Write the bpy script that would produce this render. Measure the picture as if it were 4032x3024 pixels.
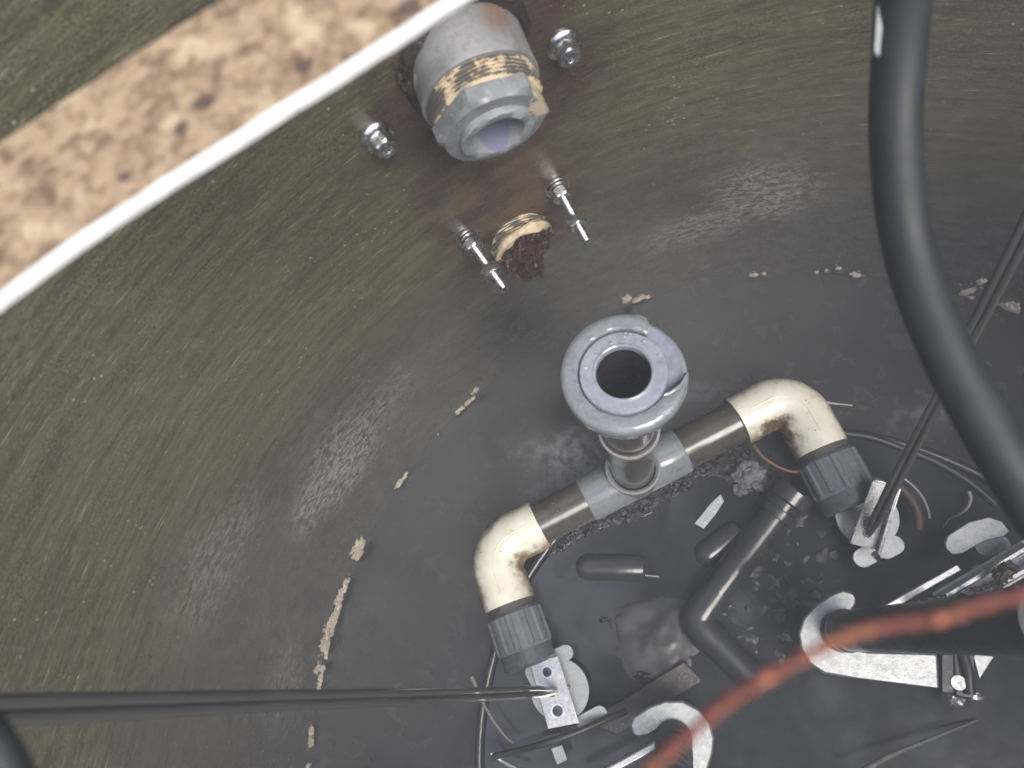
import bpy, bmesh, math, random
from mathutils import Vector, Matrix, noise

for o in list(bpy.data.objects):
    bpy.data.objects.remove(o)
SC = bpy.context.scene
COL = SC.collection

# ------------------------------------------------------------------ camera
cam_data = bpy.data.cameras.new('camera')
cam = bpy.data.objects.new('camera', cam_data)
COL.objects.link(cam)
rot = Matrix(((0.9820, 0.0578, 0.1795), (0.0, 0.9519, -0.3074), (-0.1878, 0.3018, 0.9345)))
cam.matrix_world = Matrix.Translation((-0.1926, 0.1863, 1.06)) @ rot.to_4x4()
cam_data.sensor_width = 36.0
cam_data.lens = 24.95
cam_data.clip_start = 0.01
cam_data.clip_end = 200
cam_data.dof.use_dof = True
cam_data.dof.focus_distance = 0.82
cam_data.dof.aperture_fstop = 6.0
SC.camera = cam

# ------------------------------------------------------------------ sky, sun, exposure
SUN_EL, SUN_AZ = math.radians(57), math.radians(-48)      # hazy bright sky, light slanting in over the far rim
w = bpy.data.worlds.new('World')
SC.world = w
w.use_nodes = True
wn = w.node_tree
wn.nodes.clear()
sky = wn.nodes.new('ShaderNodeTexSky')
sky.sky_type = 'NISHITA'
sky.sun_disc = False
sky.sun_elevation = SUN_EL
sky.sun_rotation = math.pi / 2 - SUN_AZ
sky.dust_density = 4.0
sky.air_density = 1.0
bg = wn.nodes.new('ShaderNodeBackground')
bg.inputs['Strength'].default_value = 0.15
wo = wn.nodes.new('ShaderNodeOutputWorld')
wn.links.new(sky.outputs[0], bg.inputs[0])
wn.links.new(bg.outputs[0], wo.inputs[0])

sun_data = bpy.data.lights.new('sun', 'SUN')
sun_data.energy = 1.5
sun_data.angle = math.radians(30)
sun_data.color = (1.0, 0.97, 0.92)
sun = bpy.data.objects.new('sun', sun_data)
COL.objects.link(sun)
sdir = Vector((math.cos(SUN_EL) * math.cos(SUN_AZ), math.cos(SUN_EL) * math.sin(SUN_AZ), math.sin(SUN_EL)))
sun.rotation_euler = sdir.to_track_quat('Z', 'Y').to_euler()
sun.location = (0, 0, 3)

vs = SC.view_settings
vs.view_transform = 'Standard'
vs.look = 'None'
vs.gamma = 1.0
vs.use_curve_mapping = False
vs.exposure = 0.82
SC.cycles.max_bounces = 6
SC.cycles.diffuse_bounces = 3
SC.cycles.glossy_bounces = 3
SC.cycles.transmission_bounces = 5
SC.cycles.volume_bounces = 0
SC.cycles.caustics_reflective = False
SC.cycles.caustics_refractive = False

# ------------------------------------------------------------------ object helpers
WO = {}                                     # world origin of every object


def V(p):
    return Vector(p)


def link(o, parent, origin):
    COL.objects.link(o)
    WO[o.name] = Vector(origin)
    if parent is not None:
        o.parent = parent
        o.location = Vector(origin) - WO[parent.name]
    else:
        o.location = origin


def thing(name, label, cat, base, group=None):
    o = bpy.data.objects.new(name, None)
    o.empty_display_size = 0.02
    link(o, None, base)
    o['label'] = label
    o['category'] = cat
    if group:
        o['group'] = group
    return o


def tag(o, label=None, cat=None, group=None, kind=None):
    if label: o['label'] = label
    if cat: o['category'] = cat
    if group: o['group'] = group
    if kind: o['kind'] = kind
    return o


def obj(name, bm, m, parent=None, smooth=True, bevel=0.0, auto=38):
    """link a bmesh given in world metres as one mesh object, its origin at its centre"""
    vsn = [v.co for v in bm.verts]
    lo = Vector((min(v.x for v in vsn), min(v.y for v in vsn), min(v.z for v in vsn)))
    hi = Vector((max(v.x for v in vsn), max(v.y for v in vsn), max(v.z for v in vsn)))
    c = (lo + hi) / 2
    for v in bm.verts:
        v.co -= c
    bmesh.ops.recalc_face_normals(bm, faces=bm.faces)
    if smooth:
        lim = math.radians(auto)
        for f in bm.faces:
            f.smooth = True
        for e in bm.edges:
            if len(e.link_faces) == 2 and e.calc_face_angle(0) > lim:
                e.smooth = False
    me = bpy.data.meshes.new(name)
    bm.to_mesh(me)
    bm.free()
    me.materials.append(m)
    o = bpy.data.objects.new(name, me)
    link(o, parent, c)
    if bevel:
        b = o.modifiers.new('bevel', 'BEVEL')
        b.width = bevel
        b.segments = 2
        b.limit_method = 'ANGLE'
        b.angle_limit = math.radians(40)
    return o


def frame(d):
    d = Vector(d).normalized()
    a = Vector((0, 0, 1)) if abs(d.z) < 0.9 else Vector((0, 1, 0))
    x = a.cross(d).normalized()
    return x, d.cross(x).normalized(), d


def lathe(bm, prof, base, axis, seg=48, phase=0.0, closed=False):
    """prof: list of (radius, distance along axis)"""
    x, y, d = frame(axis)
    base = Vector(base)
    rings = []
    for r, t in prof:
        if r <= 1e-6:
            rings.append([bm.verts.new(base + d * t)])
        else:
            rings.append([bm.verts.new(base + d * t + (x * math.cos(phase + i * math.tau / seg) + y * math.sin(phase + i * math.tau / seg)) * r)
                          for i in range(seg)])
    n = len(rings)
    for k in range(n if closed else n - 1):
        a, b = rings[k], rings[(k + 1) % n]
        for i in range(seg):
            j = (i + 1) % seg
            if len(a) == 1 and len(b) == 1:
                continue
            if len(a) == 1:
                bm.faces.new((a[0], b[i], b[j]))
            elif len(b) == 1:
                bm.faces.new((a[i], b[0], a[j]))
            else:
                bm.faces.new((a[i], b[i], b[j], a[j]))
    return bm


def catmull(pts, n):
    P = [Vector(p) for p in pts]
    P = [P[0] * 2 - P[1]] + P + [P[-1] * 2 - P[-2]]
    out = []
    for i in range(1, len(P) - 2):
        for k in range(n):
            t = k / n
            a, b, c, d = P[i - 1], P[i], P[i + 1], P[i + 2]
            out.append(0.5 * ((2 * b) + (c - a) * t + (2 * a - 5 * b + 4 * c - d) * t * t + (3 * b - a - 3 * c + d) * t ** 3))
    out.append(P[-2])
    return out


def sweep(bm, path, rad, seg=16, caps=True, wob=0.0, seed=0, twist=0.0, flute=0.0, nfl=0):
    """tube along a list of points; rad is a number or a function of 0..1"""
    path = [Vector(p) for p in path]
    n = len(path)
    rings = []
    t0 = (path[1] - path[0]).normalized()
    x, y, _ = frame(t0)
    prev = t0
    for i, p in enumerate(path):
        t = (path[min(i + 1, n - 1)] - path[max(i - 1, 0)]).normalized()
        q = prev.rotation_difference(t)
        x = q @ x
        y = q @ y
        prev = t
        r = rad(i / (n - 1)) if callable(rad) else rad
        ring = []
        for k in range(seg):
            a = k * math.tau / seg + twist * i
            rr = r
            if wob:
                rr *= 1 + wob * noise.noise(Vector((p.x * 60 + seed, p.y * 60 + math.cos(a) * 1.3, p.z * 60 + math.sin(a) * 1.3)))
            if flute:
                rr *= 1 + flute * math.cos(nfl * (k * math.tau / seg))
            ring.append(bm.verts.new(p + (x * math.cos(a) + y * math.sin(a)) * rr))
        rings.append(ring)
    for i in range(n - 1):
        for k in range(seg):
            j = (k + 1) % seg
            bm.faces.new((rings[i][k], rings[i][j], rings[i + 1][j], rings[i + 1][k]))
    if caps:
        bm.faces.new(rings[0][::-1])
        bm.faces.new(rings[-1])
    return bm


def tube(name, pts, rad, m, parent=None, n=8, seg=16, **kw):
    bm = bmesh.new()
    path = catmull(pts, n) if len(pts) > 2 else [Vector(pts[0]).lerp(Vector(pts[1]), i / 24) for i in range(25)]
    sweep(bm, path, rad, seg, **kw)
    return obj(name, bm, m, parent)


def plate_bm(outline, thick, holes=(), up=(0, 0, 1)):
    """flat plate: outline is a loop of world points, extruded along up; holes are loops"""
    bm = bmesh.new()
    edges = []
    for loop in [outline] + list(holes):
        vv = [bm.verts.new(Vector(p)) for p in loop]
        for i in range(len(vv)):
            edges.append(bm.edges.new((vv[i], vv[(i + 1) % len(vv)])))
    bmesh.ops.triangle_fill(bm, edges=edges, use_beauty=True, use_dissolve=False)
    r = bmesh.ops.extrude_face_region(bm, geom=list(bm.faces))
    u = Vector(up).normalized() * thick
    for e in r['geom']:
        if isinstance(e, bmesh.types.BMVert):
            e.co += u
    return bm


def circle(c, r, n=20, up=(0, 0, 1)):
    x, y, d = frame(up)
    c = Vector(c)
    return [c + (x * math.cos(i * math.tau / n) + y * math.sin(i * math.tau / n)) * r for i in range(n)]


ICO = {}


def blob(bm, c, sx, sy, sz, sub=2, rough=0.35, freq=1.6, seed=0.0, rotm=None):
    if sub not in ICO:
        b2 = bmesh.new()
        bmesh.ops.create_icosphere(b2, subdivisions=sub, radius=1.0)
        b2.verts.index_update()
        ICO[sub] = ([v.co.normalized() for v in b2.verts], [[v.index for v in f.verts] for f in b2.faces])
        b2.free()
    pv, pf = ICO[sub]
    vv = []
    for n in pv:
        k = 1 + rough * noise.fractal(n * freq + Vector((seed, seed * 1.7, -seed)), 1.0, 2.0, 3)
        q = Vector((n.x * sx * k, n.y * sy * k, n.z * sz * k))
        if rotm is not None:
            q = rotm @ q
        vv.append(bm.verts.new(q + Vector(c)))
    for f in pf:
        bm.faces.new([vv[i] for i in f])


def hexnut(bm, base, axis, af, h, hole, phase=0.0):
    """hexagonal nut with chamfered corners and a bore"""
    rc = af / math.sqrt(3)
    x, y, d = frame(axis)
    base = Vector(base)
    seg = 36
    prof = []
    for r_lim, t in ((af * 0.48, 0), (rc, h * 0.13), (rc, h * 0.87), (af * 0.48, h)):
        ring = []
        for i in range(seg):
            a = i * math.tau / seg
            la = (a % (math.tau / 6)) - math.pi / 6
            rr = min(af / 2 / math.cos(la), r_lim)
            ring.append(bm.verts.new(base + d * t + (x * math.cos(a + phase) + y * math.sin(a + phase)) * rr))
        prof.append(ring)
    inner0 = [bm.verts.new(base + (x * math.cos(i * math.tau / seg) + y * math.sin(i * math.tau / seg)) * hole) for i in range(seg)]
    inner1 = [bm.verts.new(base + d * h + (x * math.cos(i * math.tau / seg) + y * math.sin(i * math.tau / seg)) * hole) for i in range(seg)]
    loops = [inner0] + prof + [inner1]
    for k in range(len(loops)):
        a, b = loops[k], loops[(k + 1) % len(loops)]
        for i in range(seg):
            j = (i + 1) % seg
            bm.faces.new((a[i], b[i], b[j], a[j]))


# ------------------------------------------------------------------ material helpers
class NB:
    def __init__(self, name):
        self.m = bpy.data.materials.new(name)
        self.m.use_nodes = True
        self.t = self.m.node_tree
        self.t.nodes.clear()
        self.out = self.n('ShaderNodeOutputMaterial')
        self.b = self.n('ShaderNodeBsdfPrincipled')
        self.t.links.new(self.b.outputs[0], self.out.inputs['Surface'])
        self.tc = self.n('ShaderNodeTexCoord')
        self.geo = self.n('ShaderNodeNewGeometry')

    def n(self, k):
        return self.t.nodes.new(k)

    def put(self, sock, v):
        if isinstance(v, bpy.types.NodeSocket):
            self.t.links.new(v, sock)
        elif isinstance(v, (tuple, list)) and len(v) == 3 and sock.type == 'RGBA':
            sock.default_value = (*v, 1)
        else:
            sock.default_value = v

    def set(self, **kw):
        for k, v in kw.items():
            self.put(self.b.inputs[k.replace('_', ' ')], v)
        return self

    def math(self, op, a, b=0.0, clamp=False):
        q = self.n('ShaderNodeMath')
        q.operation = op
        q.use_clamp = clamp
        self.put(q.inputs[0], a)
        self.put(q.inputs[1], b)
        return q.outputs[0]

    def scalevec(self, vec, s):
        q = self.n('ShaderNodeMapping')
        self.put(q.inputs['Vector'], vec)
        q.inputs['Scale'].default_value = s
        return q.outputs[0]

    def noise(self, vec, scale, detail=4.0, rough=0.55, dist=0.0):
        q = self.n('ShaderNodeTexNoise')
        self.put(q.inputs['Vector'], vec)
        q.inputs['Scale'].default_value = scale
        q.inputs['Detail'].default_value = detail
        q.inputs['Roughness'].default_value = rough
        q.inputs['Distortion'].default_value = dist
        return q.outputs[0]

    def voro(self, vec, scale, feature='F1', rnd=1.0):
        q = self.n('ShaderNodeTexVoronoi')
        q.feature = feature
        self.put(q.inputs['Vector'], vec)
        q.inputs['Scale'].default_value = scale
        q.inputs['Randomness'].default_value = rnd
        return q

    def ramp(self, v, lo, hi, a=0.0, b=1.0):
        q = self.n('ShaderNodeMapRange')
        q.interpolation_type = 'SMOOTHSTEP'
        self.put(q.inputs['Value'], v)
        for i, k in zip((1, 2, 3, 4), (lo, hi, a, b)):
            self.put(q.inputs[i], k)
        return q.outputs[0]

    def mix(self, f, a, b, mode='MIX'):
        q = self.n('ShaderNodeMix')
        q.data_type = 'RGBA'
        q.blend_type = mode
        self.put(q.inputs[0], f)
        self.put(q.inputs[6], a)
        self.put(q.inputs[7], b)
        return q.outputs[2]

    def dist(self, vec, c, s):
        """length of (vec - c) * s"""
        a = self.n('ShaderNodeVectorMath'); a.operation = 'SUBTRACT'
        self.put(a.inputs[0], vec); a.inputs[1].default_value = c
        b = self.n('ShaderNodeVectorMath'); b.operation = 'MULTIPLY'
        self.put(b.inputs[0], a.outputs[0]); b.inputs[1].default_value = s
        l = self.n('ShaderNodeVectorMath'); l.operation = 'LENGTH'
        self.put(l.inputs[0], b.outputs[0])
        return l.outputs['Value']

    def spot(self, vec, c, s, nz, wob=0.8, lo=1.0, hi=0.45):
        """a stain with a ragged outline around c"""
        d = self.math('ADD', self.dist(vec, c, s), self.math('MULTIPLY', self.math('SUBTRACT', nz, 0.5), wob * 2))
        return self.ramp(d, lo, hi)

    def bump(self, h, strength=0.3, distance=0.002, prev=None):
        q = self.n('ShaderNodeBump')
        q.inputs['Strength'].default_value = strength
        q.inputs['Distance'].default_value = distance
        self.put(q.inputs['Height'], h)
        if prev is not None:
            self.put(q.inputs['Normal'], prev)
        self.put(self.b.inputs['Normal'], q.outputs[0])
        return q.outputs[0]


def mat_dirty(name, base, dirt, rough=0.4, metal=0.0, scale=40, lo=0.5, hi=0.68, rvar=0.2, bump=0.2, bscale=160, spots=(), fleck=None, bdist=0.001, ior=1.5):
    """base colour with ragged dirt; spots are (world centre, radius, colour) stains with their own shape"""
    k = NB(name)
    P = k.geo.outputs['Position']
    n1 = k.noise(P, scale, 5, 0.62)
    n2 = k.noise(P, scale * 4.3, 3, 0.6)
    f = k.ramp(k.math('ADD', k.math('MULTIPLY', n1, 0.7), k.math('MULTIPLY', n2, 0.3)), lo, hi)
    c = k.mix(f, base, dirt)
    c = k.mix(k.ramp(n2, 0.3, 0.7, 0.0, 0.35), c, tuple(x * 0.55 for x in base))
    for ctr, s, colr in spots:
        sc = s if isinstance(s, tuple) else (1 / s, 1 / s, 1 / s)
        c = k.mix(k.spot(P, ctr, sc, n1, 0.9), c, colr)
    if fleck:
        vr = k.voro(P, fleck[1])
        c = k.mix(k.math('MULTIPLY', k.ramp(vr.outputs['Distance'], 0.18, 0.08), k.ramp(n1, 0.5, 0.6)), c, fleck[0])
    k.set(Base_Color=c, Metallic=metal, Roughness=k.ramp(n1, 0.3, 0.7, max(rough - rvar, 0.03), rough + rvar), IOR=ior)
    k.bump(k.noise(P, bscale, 2, 0.6), bump, bdist)
    return k.m

# ------------------------------------------------------------------ basin wall material
R = 0.689                                   # inside radius of the basin


def mat_wall():
    k = NB('fibreglass_wall')
    uv = k.tc.outputs['UV']                 # u = metres round the wall, v = height in metres
    sep = k.n('ShaderNodeSeparateXYZ')
    k.put(sep.inputs[0], uv)
    v = sep.outputs[1]
    streak = k.noise(k.scalevec(uv, (9, 130, 1)), 1.0, 4, 0.62, 0.25)
    fine = k.noise(k.scalevec(uv, (85, 560, 1)), 1.0, 3, 0.65, 0.2)
    grain = k.noise(k.scalevec(uv, (420, 620, 1)), 1.0, 2, 0.75)
    big = k.noise(k.scalevec(uv, (3.2, 6, 1)), 1.0, 5, 0.6)
    mid = k.noise(k.scalevec(uv, (18, 30, 1)), 1.0, 5, 0.62)
    olive = k.mix(k.ramp(streak, 0.32, 0.68), (0.058, 0.056, 0.029), (0.132, 0.125, 0.067))
    olive = k.mix(k.ramp(big, 0.44, 0.70, 0, 0.5), olive, (0.085, 0.068, 0.044))
    olive = k.mix(k.ramp(mid, 0.5, 0.7, 0, 0.55), olive, (0.115, 0.108, 0.072))
    olive = k.mix(k.ramp(fine, 0.52, 0.68, 0, 0.7), olive, (0.20, 0.180, 0.105))
    olive = k.mix(k.ramp(grain, 0.48, 0.62, 0, 0.8), olive, (0.028, 0.026, 0.015))
    # long pale glass strands lying round the wall
    st = k.noise(k.scalevec(uv, (24, 700, 1)), 1.0, 3, 0.5, 0.4)
    olive = k.mix(k.math('MULTIPLY', k.ramp(st, 0.63, 0.72), k.ramp(mid, 0.46, 0.56, 0, 0.8)), olive, (0.46, 0.41, 0.25))
    # grey-black wetted zone low down, with a ragged tide edge
    tide = k.math('ADD', v, k.math('MULTIPLY', k.math('SUBTRACT', big, 0.5), 0.34))
    slate = k.mix(k.ramp(mid, 0.35, 0.65), (0.026, 0.027, 0.027), (0.044, 0.044, 0.042))
    low = k.ramp(tide, 0.46, 0.15)
    c = k.mix(k.math('MULTIPLY', low, 0.93), olive, slate)
    # rust run-off round the discharge fitting and below it
    az = lambda deg, z: (math.radians(deg + 90) * R, z, 0)
    rn = k.noise(uv, 16, 6, 0.65)
    rust = k.spot(uv, az(116.5, 0.56), (7.6, 7.2, 1), rn, 0.8, 1.15, 0.5)
    c = k.mix(k.math('MULTIPLY', rust, 0.92), c, k.mix(k.ramp(fine, 0.35, 0.65), (0.028, 0.012, 0.008), (0.066, 0.033, 0.021)))
    rust2 = k.spot(uv, az(117.6, 0.40), (9.5, 5.5, 1), rn, 0.7, 1.15, 0.5)
    c = k.mix(k.math('MULTIPLY', rust2, 0.8), c, k.mix(k.ramp(mid, 0.4, 0.6), (0.044, 0.022, 0.014), (0.100, 0.062, 0.034)))
    # light glints painted into the wall colour as pale patches
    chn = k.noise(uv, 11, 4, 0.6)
    glint_n = k.noise(k.scalevec(uv, (90, 150, 1)), 1.0, 5, 0.72, 0.5)
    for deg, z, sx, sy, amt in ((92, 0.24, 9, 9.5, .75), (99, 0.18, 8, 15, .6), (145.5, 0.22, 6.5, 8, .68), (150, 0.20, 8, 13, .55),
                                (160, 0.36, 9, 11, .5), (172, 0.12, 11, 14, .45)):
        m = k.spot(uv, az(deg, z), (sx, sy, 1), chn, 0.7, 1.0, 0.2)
        c = k.mix(k.math('MULTIPLY', k.math('MULTIPLY', m, k.ramp(glint_n, 0.42, 0.62)), amt), c, (0.30, 0.30, 0.275))
    # pale grain, then wet sparkles painted in as pale specks
    c = k.mix(k.ramp(grain, 0.45, 0.30, 0, 0.4), c, (0.15, 0.143, 0.118))
    vr = k.voro(uv, 110)
    spk = k.math('MULTIPLY', k.ramp(vr.outputs['Distance'], 0.16, 0.07), k.ramp(chn, 0.5, 0.62))
    c = k.mix(k.math('MULTIPLY', spk, 0.75), c, (0.42, 0.39, 0.30))
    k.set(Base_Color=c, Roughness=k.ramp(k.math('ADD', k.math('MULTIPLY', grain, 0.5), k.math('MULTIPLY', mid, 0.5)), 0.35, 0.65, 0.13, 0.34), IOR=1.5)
    hgt = k.math('ADD', k.math('MULTIPLY', fine, 1.1), k.math('MULTIPLY', grain, 0.6))
    hgt = k.math('MULTIPLY', hgt, k.ramp(low, 0.0, 1.0, 1.0, 0.22))
    k.bump(hgt, 0.26, 0.0016)
    return k.m

# ------------------------------------------------------------------ the basin
FLOOR = 0.0
WALL_TOP = 0.985


def build_basin():
    t = thing('basin', 'olive brown fibreglass basin wall curving round all the fittings', 'basin', (0, 0, FLOOR))
    bm = bmesh.new()
    uvl = bm.loops.layers.uv.new('UVMap')
    prof = [(R + 0.07, WALL_TOP - 0.012), (R + 0.07, WALL_TOP), (R, WALL_TOP)]
    zz = WALL_TOP
    while zz > 0.05:
        zz -= 0.03
        prof.append((R, max(zz, 0.0)))
    prof = [p for p in prof if p[1] > 0.001] + [(R, FLOOR)]
    seg = 160
    s = [0.0]
    vco = []
    acc = None
    rings = []
    for r, z in prof:
        rings.append([bm.verts.new((r * math.cos(-math.pi / 2 + i * math.tau / seg), r * math.sin(-math.pi / 2 + i * math.tau / seg), z)) for i in range(seg)])
    for j in range(len(prof) - 1):
        for i in range(seg):
            k = (i + 1) % seg
            f = bm.faces.new((rings[j][i], rings[j][k], rings[j + 1][k], rings[j + 1][i]))
            for lp, (jj, ii) in zip(f.loops, ((j, i), (j, i + 1), (j + 1, i + 1), (j + 1, i))):
                lp[uvl].uv = (ii * math.tau / seg * R, prof[jj][1] - (R - prof[jj][0]) * 0.6 if jj > 2 else prof[jj][1])
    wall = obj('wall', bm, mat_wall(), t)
    return t


basin = build_basin()


def mat_floor():
    k = NB('wet_floor')
    P = k.geo.outputs['Position']
    n1 = k.noise(P, 9, 6, 0.6)
    n2 = k.noise(P, 60, 5, 0.65)
    c = k.mix(k.ramp(n1, 0.25, 0.75), (0.017, 0.018, 0.019), (0.027, 0.028, 0.029))
    for ctr, s, amt in (((-0.3099, 0.4225, -0.0030), (9, 22, 1), .5), ((-0.2966, 0.3898, -0.0030), (22, 12, 1), .4),
                        ((-0.0869, 0.5023, -0.0030), (14, 40, 1), .35), ((0.1912, 0.4485, -0.0030), (16, 30, 1), .4), ((-0.3502, 0.3563, -0.0030), (20, 20, 1), .3)):
        sp = k.spot(P, ctr, s, n1, 0.8, 1.0, 0.1)
        c = k.mix(k.math('MULTIPLY', k.math('MULTIPLY', sp, k.ramp(n2, 0.35, 0.65)), amt), c, (0.27, 0.29, 0.32))
    n4 = k.noise(P, 26, 6, 0.7, 0.6)
    c = k.mix(k.ramp(n4, 0.52, 0.72, 0, 0.35), c, (0.044, 0.047, 0.050))
    c = k.mix(k.ramp(n4, 0.48, 0.30, 0, 0.6), c, (0.009, 0.009, 0.010))
    k.set(Base_Color=c, Roughness=k.ramp(n4, 0.3, 0.7, 0.10, 0.32))
    k.bump(n2, 0.08, 0.003)
    return k.m


M_FLOOR = mat_floor()
bm = bmesh.new()
lathe(bm, [(R, FLOOR), (0.3, FLOOR), (0, FLOOR)], (0, 0, 0), (0, 0, 1), 96)
tag(obj('floor', bm, M_FLOOR), kind='structure')

# tan scum flakes left along the old water line
M_SCUM = mat_dirty('dried_scum', (0.66, 0.60, 0.49), (0.42, 0.35, 0.26), 0.85, 0, 90, 0.5, 0.7, 0.1, 0.6, 300, bdist=0.003)
SCUM = [  # wall point, length round the wall, height, turn
    ((-0.6302, 0.2785, 0.0140), 12, 38, -35), ((-0.6254, 0.2891, 0.0183), 9, 14, -20), ((-0.6491, 0.2311, 0.0106), 8, 16, 0), ((-0.6546, 0.2149, 0.0121), 10, 26, -8), ((-0.6585, 0.2029, 0.0131), 8, 22, 10),
    ((-0.6643, 0.1830, 0.0081), 11, 36, 2), ((-0.6681, 0.1685, 0.0101), 12, 28, 0), ((-0.6661, 0.1762, -0.0140), 6, 15, 0), ((-0.6735, 0.1452, 0.0148), 9, 30, 0), ((-0.6753, 0.1366, -0.0068), 7, 20, 0),
    ((-0.6702, 0.1596, -0.0062), 8, 15, 0), ((-0.6775, 0.1255, -0.0071), 6, 10, 0), ((-0.6802, 0.1095, 0.0155), 8, 15, 0), ((-0.6805, 0.1081, -0.0055), 5, 12, 0), ((-0.6826, 0.0935, 0.0044), 7, 20, 0),
    ((-0.6846, 0.0780, 0.0004), 8, 14, 0), ((-0.6885, 0.0258, -0.0086), 8, 16, 0), ((-0.6889, 0.0102, -0.0231), 8, 16, 0), ((-0.6887, -0.0193, -0.0101), 7, 10, 0), ((-0.6885, -0.0264, -0.0261), 5, 8, 0),
    ((-0.5744, 0.3805, -0.0203), 8, 16, -25), ((-0.5671, 0.3914, -0.0154), 5, 15, -25), ((-0.5769, 0.3767, -0.0058), 5, 6, 0),
    ((-0.4649, 0.5085, -0.0189), 8, 24, -32), ((-0.4792, 0.4950, -0.0154), 6, 22, -38), ((-0.4494, 0.5223, 0.0206), 11, 10, 0), ((-0.4556, 0.5169, 0.0194), 7, 5, -30),
    ((-0.2077, 0.6569, 0.0213), 15, 11, 0), ((-0.1753, 0.6663, -0.0185), 12, 6, 0), ((-0.1876, 0.6630, -0.0328), 22, 7, 0), ((-0.1953, 0.6607, -0.0357), 9, 5, 0),
    ((-0.0108, 0.6889, -0.0126), 18, 7, 0), ((0.0047, 0.6890, -0.0448), 6, 5, 0), ((0.0936, 0.6826, 0.0094), 6, 6, 0), ((0.1085, 0.6804, 0.0187), 8, 6, 0), ((0.1362, 0.6754, -0.0064), 19, 6, 0), ((0.0809, 0.6842, 0.0038), 5, 4, 0),
    ((0.2790, 0.6300, 0.0091), 18, 11, 0), ((0.2827, 0.6283, 0.0415), 12, 12, 0), ((0.2892, 0.6254, -0.0122), 8, 6, 0), ((0.3325, 0.6035, -0.0145), 30, 9, 0), ((0.3418, 0.5982, -0.0143), 8, 6, 0),
    ((0.3117, 0.6145, -0.0189), 8, 5, 0), ((-0.5152, 0.4575, -0.1245), 3, 3, 0)]
random.seed(5)
for i, (p, wpx, hpx, trn) in enumerate(SCUM):
    p = Vector(p)
    rad = Vector((p.x, p.y, 0)).normalized()
    tan = Vector((-rad.y, rad.x, 0))
    # flakes are longest round the wall
    lng, wid = max(wpx, hpx), min(wpx, hpx)
    a, b = lng * 0.00042, max(wid, 0.35 * lng) * 0.00105
    bm = bmesh.new()
    rr = min(math.hypot(p.x, p.y), R)
    dz = 0
    p.z = max(p.z, 0.003)
    c = rad * (rr + 0.0005) + Vector((0, 0, p.z))
    nsub = 3 if lng > 14 else 1
    for s in range(nsub):
        off = (s - (nsub - 1) / 2) / max(nsub, 1) * 1.5
        cc = c + tan * a * off + Vector((0, 0, random.uniform(-0.2, 1.0) * b))
        rot3 = Matrix((tan, Vector((0, 0, 1)), rad)).transposed()
        blob(bm, cc, a * (0.55 if nsub > 1 else 1) * random.uniform(.8, 1.2), b * random.uniform(.7, 1.15), 0.0026, 3, 1.0, 2.6, i * 3.1 + s, rot3)
    for s in range(4 if lng > 10 else 2):
        cc = c + tan * a * random.uniform(-2.0, 2.0) + Vector((0, 0, random.uniform(-0.8, 2.2) * b))
        cc.z = max(cc.z, 0.001)
        q = random.uniform(0.0008, 0.0022)
        blob(bm, cc, q * 1.3, q, q * 0.7, 1, 0.6, 2.0, i + s * 2.2, Matrix((tan, Vector((0, 0, 1)), rad)).transposed())
    obj('scum_flake', bm, M_SCUM, basin)

# ------------------------------------------------------------------ shared materials
M_STEEL = mat_dirty('zinc_steel', (0.80, 0.81, 0.82), (0.48, 0.47, 0.45), 0.26, 1.0, 120, 0.5, 0.75, 0.12, 0.15, 500)
M_GALV = mat_dirty('galvanised_plate', (0.43, 0.45, 0.45), (0.31, 0.33, 0.33), 0.36, 0.6, 150, 0.40, 0.62, 0.08, 0.2, 160, bdist=0.0010)
M_GALV_BRIGHT = mat_dirty('bright_galvanised', (0.60, 0.61, 0.61), (0.36, 0.36, 0.35), 0.3, 0.8, 60, 0.5, 0.75, 0.1, 0.15, 260)
M_GREYPVC = mat_dirty('wet_grey_pvc', (0.215, 0.245, 0.27), (0.145, 0.165, 0.18), 0.13, 0, 60, 0.45, 0.7, 0.08, 0.5, 55, fleck=((0.36, 0.38, 0.40), 160))
M_GREYPVC_PALE = mat_dirty('pale_grey_pvc', (0.29, 0.325, 0.385), (0.21, 0.235, 0.275), 0.11, 0, 45, 0.45, 0.7, 0.06, 0.4, 45)
M_GREYPVC_DARK = mat_dirty('dark_grey_pvc', (0.085, 0.095, 0.11), (0.05, 0.052, 0.055), 0.35, 0, 50, 0.45, 0.65, 0.1, 0.2, 200)
M_BROWNPIPE = mat_dirty('grimy_brown_pipe', (0.082, 0.075, 0.064), (0.040, 0.038, 0.036), 0.2, 0, 26, 0.42, 0.66, 0.06, 0.12, 120, fleck=((0.17, 0.13, 0.09), 90))
M_RUBBER = mat_dirty('black_rubber', (0.024, 0.028, 0.029), (0.045, 0.048, 0.048), 0.40, 0, 30, 0.5, 0.75, 0.1, 0.2, 150)
M_BLACKPL = mat_dirty('wet_black_plastic', (0.028, 0.031, 0.034), (0.048, 0.049, 0.050), 0.20, 0, 30, 0.45, 0.7, 0.08, 0.2, 120)
M_SLUDGE = mat_dirty('black_sludge', (0.008, 0.008, 0.009), (0.026, 0.027, 0.029), 0.34, 0, 60, 0.5, 0.72, 0.15, 0.7, 260, bdist=0.004)
M_MUD = mat_dirty('grey_black_mud', (0.026, 0.029, 0.031), (0.07, 0.075, 0.085), 0.45, 0, 40, 0.52, 0.75, 0.12, 0.5, 200, bdist=0.003)
M_BROWNSLUDGE = mat_dirty('brown_sludge', (0.050, 0.022, 0.015), (0.12, 0.062, 0.044), 0.18, 0, 90, 0.5, 0.72, 0.15, 0.6, 320, bdist=0.003)
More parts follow.
